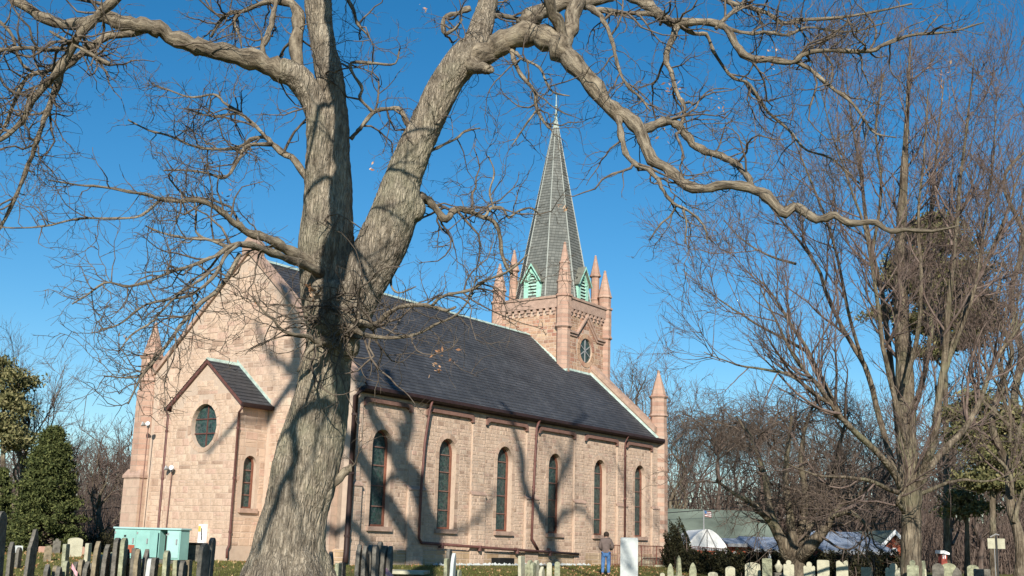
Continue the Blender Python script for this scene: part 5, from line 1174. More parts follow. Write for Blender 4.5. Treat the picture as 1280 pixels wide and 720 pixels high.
def pine(label, px, D_, blobs, seed, trunk_px, material='pine', dens=1.):
    c = at(px, 690, D_); z0 = gz(c[0], D_); g = np.random.default_rng(seed); root = empty('pine_tree', (float(c[0]), D_, z0), label=label, cat='tree'); o = np.array(root.location)
    Vs = []; 
    for bx, by, rx, ry in blobs:
        cc = at(bx, by, D_); k = pxm(cc); m = int(rx*ry*5*dens); sub = max(6, m//90)
        S_ = cc+g.normal(size=(sub, 3))*np.array([rx*k*.45, rx*k*.45, ry*k*.4]); Q = S_[g.integers(0, sub, m)]+g.normal(size=(m, 3))*np.array([.36, .36, .16])
        Vs.append(Q)
    V, F_ = tri_leaves(np.concatenate(Vs), .13, g); np_mesh('crown', [(V-o, F_)], M[material], root, smooth=False)
    P = np.array([at(x, y, D_) for x, y in trunk_px]); P[0, 2] = z0-.2; tr = resample(P, np.linspace(.2, .06, len(P)), 16); v, f = tubes(tr[0][None], tr[1][None], 10); np_mesh('trunk', [(v-o, f)], M['bark'], root)
    for bx, by, rx, ry in blobs:
        cc = at(bx, by, D_); i = int(np.argmin(np.abs(tr[0][:, 2]-(cc[2]-.6)))); v, f = tubes(np.array([[tr[0][i], (tr[0][i]+cc)/2+[0, 0, .1], cc]]), np.array([[.09, .07, .03]]), 5); np_mesh('limb', [(v-o, f)], M['bark'], root)
pine('dark pine with level branches at the left edge of the photo', 6, 72, [(10, 470, 22, 12), (35, 478, 16, 8), (8, 500, 26, 16), (2, 530, 30, 18), (20, 550, 26, 14), (0, 450, 14, 8), (30, 512, 10, 6)], 3, [(4, 690), (4, 560), (4, 445)])
pine('tall olive pine showing through the limbs of the fan-shaped tree', 1185, 66, [(1155, 290, 26, 12), (1180, 305, 34, 14), (1140, 330, 26, 14), (1190, 340, 38, 18), (1165, 365, 36, 16), (1205, 372, 32, 14), (1225, 383, 24, 8), (1180, 400, 40, 14), (1225, 405, 24, 9), (1150, 405, 26, 12), (1195, 425, 30, 10), (1120, 350, 16, 12), (1170, 275, 14, 8), (1105, 390, 14, 8), (1160, 440, 20, 8)], 4, [(1182, 690), (1182, 500), (1178, 350), (1172, 275)], dens=1.8)
pine('lower green pine behind the tall tree, right of its trunk', 1240, 60, [(1225, 500, 22, 16), (1245, 530, 30, 14), (1265, 555, 30, 16), (1235, 570, 30, 14), (1205, 545, 20, 14), (1215, 600, 30, 12), (1255, 605, 28, 12), (1275, 580, 18, 18), (1190, 520, 12, 12), (1270, 520, 16, 10)], 5, [(1240, 700), (1240, 600), (1235, 490)], dens=.9)
pine('small green pine low behind the sign on the right', 1205, 64, [(1205, 620, 22, 10), (1225, 635, 22, 8), (1195, 640, 16, 8)], 6, [(1208, 700), (1208, 615)], dens=.8)

# ================================================================= THINGS IN THE CHURCHYARD
def stand(px, Y):
    p = at(px, 690, Y); return float(p[0]), float(Y), gz(p[0], Y)
def stone_profile(kind, w, h):
    hw = w/2
    if kind == 'round': 
        r = hw; return [(-hw, 0), (hw, 0)]+[(hw*math.cos(a), h-r*.8+r*.8*math.sin(a)) for a in np.linspace(0, math.pi, 11)]
    if kind == 'flat': return [(-hw, 0), (hw, 0), (hw, h-.03), (hw-.03, h), (-hw+.03, h), (-hw, h-.03)]
    if kind == 'low_arch': return [(-hw, 0), (hw, 0), (hw, h*.9)]+[(hw*.98*math.cos(a), h*.9+h*.1*math.sin(a)) for a in np.linspace(.25, math.pi-.25, 9)]+[(-hw, h*.9)]
    if kind == 'shoulder':   # central tympanum with two small shoulders
        pts = [(-hw, 0), (hw, 0)]; 
        pts += [(hw-.16*w*(1-math.cos(a)), h*.86+.1*w*math.sin(a)) for a in np.linspace(0, math.pi, 6)]
        pts += [(w*.26*math.cos(a), h-.26*w+.26*w*math.sin(a)+.0) for a in np.linspace(.1, math.pi-.1, 9)]
        pts += [(-hw+.16*w*(1+math.cos(a)), h*.86+.1*w*math.sin(a)) for a in np.linspace(0, math.pi, 6)]
        return pts
    if kind == 'gothic': return [(-hw, 0), (hw, 0), (hw, h*.74), (hw*.72, h*.88), (hw*.35, h*.96), (0, h), (-hw*.35, h*.96), (-hw*.72, h*.88), (-hw, h*.74)]
    if kind == 'point': return [(-hw, 0), (hw, 0), (hw, h*.8), (0, h), (-hw, h*.8)]
    if kind == 'notch': return [(-hw, 0), (hw, 0), (hw, h*.96), (hw*.8, h), (hw*.35, h*.97), (hw*.1, h*.93), (-hw*.2, h*.95), (-hw*.4, h*.99), (-hw*.85, h*.97), (-hw, h*.93)]
    if kind == 'lobes':
        pts = [(-hw, 0), (hw, 0)]
        for c_, zc, r_ in ((hw*.72, h*.82, w*.14), (0, h*.9-.0, w*.24), (-hw*.72, h*.82, w*.14)): pts += [(c_+r_*math.cos(a), zc+min(r_*math.sin(a), h-zc)) for a in np.linspace(0, math.pi, 7)]
        return pts
    if kind == 'jag': return [(-hw, 0), (hw, 0), (hw, h*.82), (hw*.6, h*.93), (hw*.2, h), (-hw*.1, h*.99), (-hw*.35, h*.88), (-hw*.7, h*.74), (-hw, h*.66)]
def gravestone(px, ytop, wpx, Y, kind, mt, mode, label, lean=0, th=.1, group=None, side=0, name='headstone', base=False):
    x, y, z = stand(px, Y); k = pxm((x, y, z+1)); top = at(px, ytop, Y)[2]; hgt = max(.3, top-z)
    az = math.atan2(x, Y)
    if mode == 'edge': w = min(.5, max(.34, wpx*k/.34)); dirz = az+R(13)       # slab lies almost along the line of sight
    elif mode == 'semi': w = min(.55, wpx*k/.45); dirz = az+R(20)
    else: w = wpx*k; dirz = az+R(90+side)
    mb = MB(); prof = stone_profile(kind, w, hgt+.25)
    mb.prism(prof, lambda a, c: (a, -th/2, c-.25), lambda a, c: (a, th/2, c-.25))
    o = mb.build(name, M[mt], bevel=.008, label=label, cat='gravestone', group=group)
    o.location = (x, y, z); rd = random.Random(int(px*7+Y))
    o.rotation_euler = (R(rd.uniform(-2, 2)), R(lean), math.pi/2-dirz)
    return o
# (px, top, width px, distance, shape, material, mode, label, lean)
GS = [
 (0, 639, 13, 31, 'round', 'grave_slate', 'semi', 'big dark upright monument cut by the left edge of the photo', 0),
 (15, 677, 9, 34, 'gothic', 'grave_slate', 'edge', 'dark leaning headstone second from the left edge with a sunlit rim', 4),
 (24, 684, 7, 40, 'round', 'grave_slate', 'edge', 'small dark headstone between the rimmed one and the tall jagged one', 2),
 (20, 682, 15, 52, 'flat', 'grave_white', 'face', 'low whitish stone in front of the small round shrub', 0),
 (39, 661, 13, 34, 'jag', 'grave_slate', 'semi', 'tall jagged-topped dark headstone with a bright curving edge', 3),
 (53, 683, 10, 50, 'flat', 'grave_pink', 'face', 'salmon pink block-like headstone under the evergreen', 0),
 (60, 682, 9, 42, 'round', 'grave_brown', 'face', 'mossy dark round-topped headstone right of the pink one', 0),
 (70, 673, 9, 48, 'shoulder', 'grave_slate', 'face', 'dark shouldered headstone in the evergreen shade', 0),
 (83, 680, 7, 34, 'flat', 'grave_grey', 'edge', 'headstone with a brilliant narrow sunlit edge beside the broad pale tablet', 0),
 (93, 672, 18, 44, 'low_arch', 'grave_pale', 'face', 'broad pale tablet widening to the top, left of the green cabinet', 0),
 (103.5, 687, 4, 47, 'round', 'grave_pink', 'face', 'tiny pinkish stone just right of the broad pale tablet', 0),
 (110, 679, 6, 34, 'flat', 'grave_pale', 'edge', 'thin cream-edged headstone nearest the broad pale tablet', 0),
 (62, 705, 6, 29, 'point', 'grave_slate', 'edge', 'short pointed dark slab lowest in the left foreground', 0),
 (72, 707, 5, 29.5, 'round', 'grave_brown', 'edge', 'low brown slab just right of the short pointed one', 3),
 (77, 708, 4, 28.6, 'gothic', 'grave_slate', 'edge', 'narrow low slab between the brown slab and the greenish one', -2),
 (85, 701, 6, 29, 'round', 'grave_grey', 'edge', 'greenish slab below the bright-edged headstone', 0),
 (97, 702, 7, 29.5, 'gothic', 'grave_slate', 'edge', 'dark slab right of the small faded flag', 2),
 (103, 699, 6, 29, 'round', 'grave_brown', 'edge', 'brown slab leaning right in front of the broad pale tablet', 8),
 (109, 701, 6, 28.4, 'point', 'grave_slate', 'edge', 'dark slab tilted strongly to the right below the cream-edged headstone', 10),
 (115, 704, 5, 29, 'round', 'grave_slate', 'edge', 'low dark slab left of the tallest thin slab', 4),
 (120.5, 676, 7, 28.5, 'gothic', 'grave_brown', 'edge', 'tallest thin brown slab before the cabinet with a leaning top', 5),
 (127, 693, 7, 29, 'round', 'grave_grey', 'edge', 'moss green slab at the left end of the cabinet', 2),
 (132.5, 680, 7, 28.5, 'gothic', 'grave_slate', 'edge', 'dark purple-grey slab touching the left corner of the cabinet', 4),
 (140, 690, 6, 29, 'round', 'grave_grey', 'edge', 'grey-green slab under the dark vent of the cabinet', 6),
 (146, 672, 8, 28.5, 'round', 'grave_slate', 'edge', 'tall dark slab of the pair before the cabinet, left one', 3),
 (154.5, 672, 7, 28.5, 'round', 'grave_grey', 'edge', 'tall slab of the pair before the cabinet, right one with white edge', 0),
 (159.5, 686, 5, 29, 'gothic', 'grave_slate', 'edge', 'shorter slab right behind the tall white-edged one', 1),
 (168, 685, 6, 29, 'flat', 'grave_slate', 'edge', 'dark slab in front of the salmon patch on the cabinet', 2),
 (174, 686, 7, 28.6, 'gothic', 'grave_brown', 'edge', 'slab with a slanting top next to the cabinet seam', 0),
 (182, 685, 6, 29, 'point', 'grave_slate', 'edge', 'black-topped slab leaning right before the cabinet door edge', 11),
 (188, 697, 6, 29, 'round', 'grave_white', 'edge', 'pinkish white slab leaning sharply right before the cabinet', 16),
 (194, 697, 7, 28.5, 'flat', 'grave_slate', 'edge', 'slab below the opened cabinet door', 0),
 (210, 688, 7, 28.5, 'round', 'grave_grey', 'edge', 'green-edged slab in front of the cabinet opening', 2),
 (223, 700, 6, 29, 'flat', 'grave_grey', 'edge', 'low slab below the pale blue cabinet panel', 0),
 (229, 701, 6, 28.6, 'round', 'grave_slate', 'edge', 'low dark slab below the right corner of the cabinet', 1),
 (238, 700, 6, 29, 'flat', 'grave_brown', 'edge', 'low flat-topped slab between the cabinet and the meter box', 2),
 (254, 679, 12, 27.5, 'round', 'grave_slate', 'semi', 'wide dark slab right under the white meter box', 0),
 (263, 672, 6, 28, 'round', 'grave_slate', 'edge', 'narrow black slab right of the wide dark slab', 1),
 (408, 697, 5, 30, 'point', 'grave_slate', 'edge', 'small dark slab peeping from behind the oak trunk', 0),
 (413.5, 689, 5, 31, 'point', 'grave_slate', 'edge', 'dark pointed slab beside the oak trunk against the pale wall', 0),
 (423.5, 704, 6, 30, 'flat', 'grave_grey', 'edge', 'low slab with a sunlit edge before the corner downpipe', 2),
 (430, 703, 6, 31, 'flat', 'grave_slate', 'edge', 'low dark slab immediately left of the downpipe foot', 1),
 (448.5, 680, 6, 30, 'gothic', 'grave_slate', 'edge', 'tall black slab with white rim at the left end of the middle group', 2),
 (457.5, 682, 7, 30, 'gothic', 'grave_slate', 'edge', 'second slab of the middle group with a pale slanting crest', 3),
 (464, 681, 6, 30.6, 'round', 'grave_slate', 'edge', 'third slab of the middle group', 2),
 (470, 681, 6, 30, 'round', 'grave_slate', 'edge', 'fourth slab of the middle group with the longest white rim', 3),
 (474.5, 677, 5, 31, 'round', 'grave_slate', 'edge', 'tallest slab of the middle group', 0),
 (479, 682, 5, 30.5, 'flat', 'grave_slate', 'edge', 'slab right of the tallest one in the middle group', 0),
 (482.5, 683, 5, 31.5, 'round', 'grave_slate', 'edge', 'second slab from the right in the middle group', 0),
 (486.5, 682, 6, 30.5, 'gothic', 'grave_slate', 'edge', 'right-hand end slab of the middle group with hooked rim', 2),
 (559.5, 698, 4, 36, 'flat', 'grave_grey', 'edge', 'low slab in front of the dark one under the second window', 0),
 (562, 686, 6, 37, 'round', 'grave_slate', 'edge', 'dark slab standing alone under the second nave window', 1),
 (566, 691, 4, 36, 'gothic', 'grave_white', 'edge', 'white-rimmed slab right behind the lone dark one', 2),
 (574, 712, 5, 37, 'round', 'grave_grey', 'semi', 'tiny grey-green stone right of the slabs under the second window', 0),
 (653, 695, 7, 38, 'flat', 'grave_pale', 'semi', 'pale slab with a bright right edge left of the tight cluster', 0),
 (658.5, 705, 5, 39, 'round', 'grave_grey', 'semi', 'leftmost slab of the tight grey cluster', 0),
 (662.5, 700, 5, 38.5, 'round', 'grave_grey', 'semi', 'second slab of the tight grey cluster', 0),
 (667, 703, 6, 38, 'round', 'grave_grey', 'semi', 'middle slab of the tight grey cluster', 0),
 (671.5, 700, 5, 39, 'round', 'grave_pale', 'semi', 'right slab of the tight grey cluster with a bright tip', 0),
 (678, 708, 6, 38, 'point', 'grave_pale', 'semi', 'short pointed slab right of the tight cluster', 0),
 (687, 703, 6.5, 38, 'round', 'grave_pale', 'face', 'round-topped cream marker, left one of a matching pair', 0),
 (697, 702, 7, 38, 'round', 'grave_grey', 'face', 'round-topped greyer marker, right one of a matching pair', 0),
 (828, 716, 6, 44, 'round', 'grave_pale', 'face', 'very low whitish stone right of the big white slab', 0),
 (838, 704, 7.5, 42, 'gothic', 'grave_grey', 'face', 'grey stone with a bright right shoulder below the railing end', 0),
 (866, 703, 9, 43, 'gothic', 'grave_grey', 'face', 'blue-grey pointed stone with a white right shoulder', 0),
 (891, 715, 12, 44, 'low_arch', 'grave_pale', 'face', 'very low round pale stone left of the first broad one', 0),
 (912.5, 708, 12, 44, 'low_arch', 'grave_pale', 'face', 'cream arched stone below the white domed roof', 0),
 (940.5, 703, 19, 44, 'low_arch', 'grave_pale', 'face', 'broadest pale arched stone left of the many-stemmed tree', 0),
 (958.5, 698, 12, 43, 'flat', 'grave_grey', 'face', 'tall flat-topped grey-green stone next to the broadest one', 0),
 (985.5, 700, 13, 42, 'shoulder', 'grave_pale', 'face', 'shouldered pale stone directly before the stems of the old tree', 0),
 (1011, 701, 14, 42, 'lobes', 'grave_pale', 'face', 'pale stone with a tall central lobe right of the old tree trunk', 0),
 (1028.5, 700, 15, 42, 'flat', 'grave_pale', 'face', 'square pale tablet with a nearly level top', 0),
 (1052, 700, 14.5, 42, 'notch', 'grave_pale', 'face', 'pale stone with a notch worn in its top', 0),
 (1082.5, 709, 14, 44, 'flat', 'grave_pale', 'face', 'low cream stone crossed by a dark slanting shadow', 0),
 (1116, 704, 20, 41, 'lobes', 'grave_pale', 'face', 'three-lobed stone just left of the tall tree trunk', 0),
 (1140, 700, 14, 37, 'shoulder', 'grave_grey', 'face', 'shouldered grey stone in front of the tall tree trunk', 0),
 (1153.5, 701, 5, 40, 'flat', 'grave_grey', 'semi', 'narrow leaning stone at the right side of the tall trunk', -4),
 (1155.5, 711, 2.5, 40, 'flat', 'grave_pale', 'face', 'thin yellowish peg-like stone right of the tall trunk', 0),
 (1171.5, 704, 14, 42, 'round', 'grave_slate', 'face', 'rounded dark grey stone below the red box', 0),
 (1185, 704, 17, 45, 'low_arch', 'grave_grey', 'face', 'wide mossy stone behind the rounded dark one', 0),
 (1195, 709, 12, 41, 'gothic', 'grave_slate', 'face', 'dark pointed stone between the two wide pale stones', 0),
 (1215, 706, 14, 45, 'low_arch', 'grave_grey', 'face', 'low pale curved stone left of the sign post', 0),
 (1226, 711, 20, 42, 'flat', 'grave_slate', 'face', 'wide dark low stone at the foot of the sign', 0),
]
for px, yt, w, Y, kd, mt, mode, lb, ln in GS: gravestone(px, yt, w, Y, kd, mt, mode, lb, ln, group='churchyard headstones')
gravestone(786.5, 672, 22, 42, 'flat', 'grave_white', 'face', 'tall plain white marble slab with branch shadows beside the man', th=.14, name='headstone')
# slender pale obelisk-like stones
def obelisk(px, ytop, Y, w, label, mt='grave_pale'):
    x, y, z = stand(px, Y); h_ = at(px, ytop, Y)[2]-z; o = empty('obelisk', (x, y, z), R(20), label=label, cat='gravestone')
    mb = MB(); mb.lathe(0, 0, [(w, .25), (w*.62, h_-.12), (.0, h_)], 4, math.pi/4); mb.build('shaft', M[mt], o)
    mb = MB(); mb.box(-w*1.3, w*1.3, -w*1.3, w*1.3, -.2, .25); mb.build('plinth', M[mt], o, bevel=.01)
obelisk(848.5, 694, 46, .12, 'slim grey obelisk between the two pointed stones under the bush', 'grave_grey')
obelisk(962, 692, 50, .09, 'thin white obelisk behind the flat-topped grey-green stone', 'grave_white')
# draped urn-like monument, pale urn on a dark pedestal
x, y, z = stand(973, 43); um = empty('urn_monument', (x, y, z), label='dark rounded monument with a bright white shoulder before the old tree', cat='gravestone')
hh_ = at(973, 700, 43)[2]-z; mb = MB(); mb.box(-.17, .17, -.15, .15, -.2, hh_*.55); mb.build('pedestal', M['grave_slate'], um, bevel=.02)
mb = MB(); mb.lathe(0, 0, [(.06, hh_*.55), (.09, hh_*.6), (.14, hh_*.72), (.15, hh_*.8), (.07, hh_*.88), (.05, hh_*.95), (.02, hh_)], 12); mb.build('urn', M['grave_pale'], um, smooth=True)
# flat ledger stone
x, y, z = stand(505, 38); lz = at(505, 713, 38)[2]; led = empty('ledger_stone', (x, y, gz(x, y)), R(-3), label='pale flat table-like stone lying low right of the middle slab group', cat='gravestone')
mb = MB(); mb.box(-.55, .75, -.8, .8, lz-gz(x, y)-.1, lz-gz(x, y)); mb.build('top', M['grave_pale'], led, bevel=.012)
mb = MB(); mb.box(-.4, .6, -.6, .6, -.2, lz-gz(x, y)-.1); mb.build('support', M['grave_brown'], led)
# small faded flags on sticks
def grave_flag(px, ytop, Y, label, s_=.26):
    x, y, z = stand(px, Y); h_ = at(px, ytop, Y)[2]-z; o = empty('grave_flag', (x, y, z), label=label, cat='flag')
    mb = MB(); mb.tube([(0, 0, -.1), (.02, 0, h_)], .008, 5); mb.build('stick', M['black'], o)
    vs = []; fs = []
    for i in range(6):
        for j in range(4): vs.append((.02+i*s_/5*.8, .03*math.sin(i*1.3), h_-.02-j*s_/5-i*.04))
    for i in range(5):
        for j in range(3): a = i*4+j; fs.append((a, a+4, a+5, a+1))
    me = bpy.data.meshes.new('cloth'); me.from_pydata(vs, [], fs); link('cloth', me, M['pinkcloth'], o, smooth=True)
grave_flag(482, 708, 29, 'faded pink flag drooping at the right foot of the middle slab group')
grave_flag(90, 703, 28.5, 'faded pink flag among the low slabs in front of the broad pale tablet', .2)

# ---- green electrical cabinet with its door open
CY = 40.5
a_, b_ = at(140, 700, CY), at(223, 703, CY-.9); cz = gz((a_[0]+b_[0])/2, CY)
ctop = at(140, 659, CY)[2]; cang = math.atan2(b_[1]-a_[1], b_[0]-a_[0]); cl = math.hypot(b_[0]-a_[0], b_[1]-a_[1]); H_ = ctop-cz
cab = empty('electrical_cabinet', (float(a_[0]), float(a_[1]), cz), cang, label='mint green metal utility cabinet with one door swung open by the church porch', cat='cabinet')
dp = .5
mb = MB(); mb.box(-.0, cl*.69, .0, dp, .12, H_-.04); mb.box(cl*.69, cl*.8, .3, dp, .12, H_-.04); mb.box(cl*.8, cl, 0, dp, .12, H_-.04); mb.build('housing', M['cab'], cab, bevel=.01)
mb = MB(); mb.box(-.04, cl+.04, -.05, dp+.05, H_-.04, H_+.02); mb.build('lid', M['cabpale'], cab, bevel=.01)
mb = MB(); mb.box(0, cl, .05, dp-.05, -.2, .12); mb.build('base', M['grave_slate'], cab)
for x0, x1, mt in ((.03, cl*.335, 'cab'), (cl*.35, cl*.55, 'cab'), (cl*.815, cl-.03, 'cabpale')):
    mb = MB(); mb.box(x0, x1, -.025, .0, .18, H_-.08); dr = mb.build('door', M[mt], cab, bevel=.006)
    mb = MB(); mb.box(x1-.1, x1-.06, -.06, -.025, H_*.55, H_*.7); mb.build('handle', M['grey'], dr)
    for hz in (.25, H_-.2):
        mb = MB(); mb.box(x0+.0, x0+.05, -.04, -.0255, hz, hz+.07); mb.build('hinge', M['grey'], dr)
mb = MB(); mb.box(0, cl*.15, -.03, .0, .0, H_-.26); op_ = mb.build('door', M['cab'], cab, bevel=.006); op_.location = (cl*.555, -.03, .18); op_.rotation_euler = (0, 0, R(-14)); op_['label'] = 'door swung open'
mb = MB(); mb.box(cl*.7, cl*.79, .27, .295, .16, H_-.12); mb.build('interior_panel', M['black'], cab)
mb = MB(); mb.prism([(cl*.71, .95), (cl*.74, H_-.2), (cl*.78, H_-.25), (cl*.77, .8)], lambda p, q: (p, .22, q), lambda p, q: (p, .265, q)); mb.build('wiring', M['grey'], cab)
mb = MB(); mb.box(.42, .5, -.04, -.026, H_-.3, H_-.24); mb.build('vent', M['black'], cab)
mb = MB(); mb.box(cl*.24, cl*.33, -.045, -.026, .3, H_*.5); mb.build('warning_sticker', M['redbrick'], cab)
# dark transformer box to its right
p = at(238, 700, 41); gzz = gz(p[0], 41); t_ = empty('equipment_box', (float(p[0]), 41, gzz), cang, label='small dark box standing between the cabinet and the meter box', cat='box')
mb = MB(); mb.box(-.32, .32, 0, .4, -.1, at(238, 679, 41)[2]-gzz-.04); mb.build('body', M['grave_slate'], t_, bevel=.015)
mb = MB(); mb.box(-.36, .36, -.04, .44, at(238, 679, 41)[2]-gzz-.04, at(238, 679, 41)[2]-gzz+.02); mb.build('lid', M['black'], t_, bevel=.01)
# meter box and floodlight fixed to the porch wall
def porch_pt(px, py, d):
    r_ = ray(px, py); n_ = np.array([*U2, 0]); c0 = np.array(church_pt(PA-d, 0)); return CAM+r_*(((c0-CAM)@n_)/(r_@n_))
q = porch_pt(251.5, 668, .15); o = empty('meter_box', tuple(map(float, q)), CANG, label='white meter box with a yellow sticker on the porch wall', cat='box')
mb = MB(); mb.box(-.02, .15, -.17, .17, -.36, .36); mb.build('case', M['white'], o, bevel=.02)
mb = MB(); mb.box(-.03, -.021, .02, .14, .1, .3); mb.build('sticker', M['yellow'] if 'yellow' in M else M.setdefault('yellow', simple('yellow_sticker', (.7, .5, .1), .6)), o)
mb = MB(); mb.prism([(-.09, -.2), (-.05, .22), (-.01, .22), (-.05, -.2)], lambda p, q_: (-.033, p, q_), lambda p, q_: (-.021, p, q_)); mb.tube([(-.033, -.1, -.1), (-.033, -.02, .02)], .012, 4); mb.build('glass_dial', M['black'], o)
mb = MB(); mb.tube([(.08, -.05, -.36), (.08, -.05, -1.0)], .03, 6); mb.build('conduit', M['grey'], o)
def floodlight(q, dz, label, pole=False):
    o = empty('floodlight', tuple(map(float, q)), CANG, label=label, cat='floodlight')
    for sg in (-1, 1):
        mb = MB(); mb.lathe(0, 0, [(.04, -.02), (.09, .1), (.1, .14)], 10); me = mb.mesh('lamp_head'); h_ = link('lamp_head', me, M['grey'], o, smooth=True); h_.location = (-.1, sg*.1, .05); h_.rotation_euler = (sg*R(-35), R(-70), 0)
        mb = MB(); mb.lathe(0, 0, [(.085, .141), (.085, .15)], 10); l_ = mb.build('lens', M['white'], h_)
    mb = MB(); mb.box(-.06, .02, -.05, .05, -.05, .06); mb.build('junction_box', M['grey'], o)
    mb = MB(); mb.tube([(-.02, 0, -.05), (-.02, .05, -dz)], .022, 6); mb.build('conduit', M['hood'], o)
floodlight(porch_pt(215.5, 588, .06), 2.1, 'pair of floodlight heads on a conduit up the porch wall')
r_ = ray(186, 533); tq = ((np.array(church_pt(-.55, 0))-CAM)@np.array([*U2, 0]))/(r_@np.array([*U2, 0])); floodlight(CAM+r_*tq, 4.4, 'floodlight high on the left corner buttress above a long conduit')

# ---- iron railing round the entrance steps
def railing(pts, n_each, h_, label):
    x0, y0 = pts[0]; z0 = gz(x0, y0); o = empty('iron_railing', (x0, y0, z0), label=label, cat='railing')
    for (xa, ya), (xb, yb), n in zip(pts, pts[1:], n_each):
        za, zb_ = gz(xa, ya)-z0, gz(xb, yb)-z0
        for hz in (h_, .12):
            mb = MB(); mb.tube([(xa-x0, ya-y0, za+hz), (xb-x0, yb-y0, zb_+hz)], .022 if hz > 1*.5 else .016, 6); mb.build('rail', M['iron'], o)
        for i in range(n+1):
            t_ = i/n; X_, Y_, Z_ = xa+(xb-xa)*t_-x0, ya+(yb-ya)*t_-y0, za+(zb_-za)*t_
            mb = MB(); post = i in (0, n) or i % 10 == 0; mb.tube([(X_, Y_, Z_-.1), (X_, Y_, Z_+h_)], .025 if post else .011, 4); mb.build('post' if post else 'baluster', M['iron'], o)
A_ = church_pt(14.9, -1.0)[:2]; B_ = church_pt(19.9, -1.3)[:2]; railing([church_pt(14.7, -1.9)[:2], church_pt(19.6, -1.9)[:2]], [34], .93, 'rust red iron railing before the fifth nave window, behind the man')
railing([church_pt(20.7, -1.7)[:2], church_pt(23.6, -1.9)[:2], church_pt(25.3, -2.6)[:2]], [20, 12], .95, 'rust red iron railing at the foot of the front corner turret')
# low steps beside the railings
for i in range(3):
    c_ = church_pt(20.2, -1.1-i*.35); mb = MB(); mb.box(-1.3, 1.3, -.18, .18, -.3, .16*(3-i)-.08); o = mb.build('stone_step', M['grave_pale'], bevel=.01, label=['top worn stone step at the side door', 'middle worn stone step at the side door', 'lowest worn stone step at the side door'][i], cat='step'); o.location = (c_[0], c_[1], gz(*c_[:2])); o.rotation_euler = (0, 0, CANG)
# kerb stones / pale rubble along the wall foot
g = np.random.default_rng(3); mb = MB()
for i in range(260):
    a = g.uniform(4, 15); d = g.uniform(.5, 1.0); x, y, _ = church_pt(a, -d); s_ = g.uniform(.04, .1); z = gz(x, y); mb.add([(x+s_*v[0]*g.uniform(.7, 1.3), y+s_*v[1]*g.uniform(.7, 1.3), z+s_*v[2]*g.uniform(.6, 1)+s_*.3) for v in ((1, 0, 0), (-1, 0, 0), (0, 1, 0), (0, -1, 0), (0, 0, 1), (0, 0, -1))], [(0, 2, 4), (2, 1, 4), (1, 3, 4), (3, 0, 4), (2, 0, 5), (1, 2, 5), (3, 1, 5), (0, 3, 5)])
mb.build('pale_gravel', M['grave_white'], kind='stuff', label='white pebbles strewn along the foot of the side wall', cat='gravel')

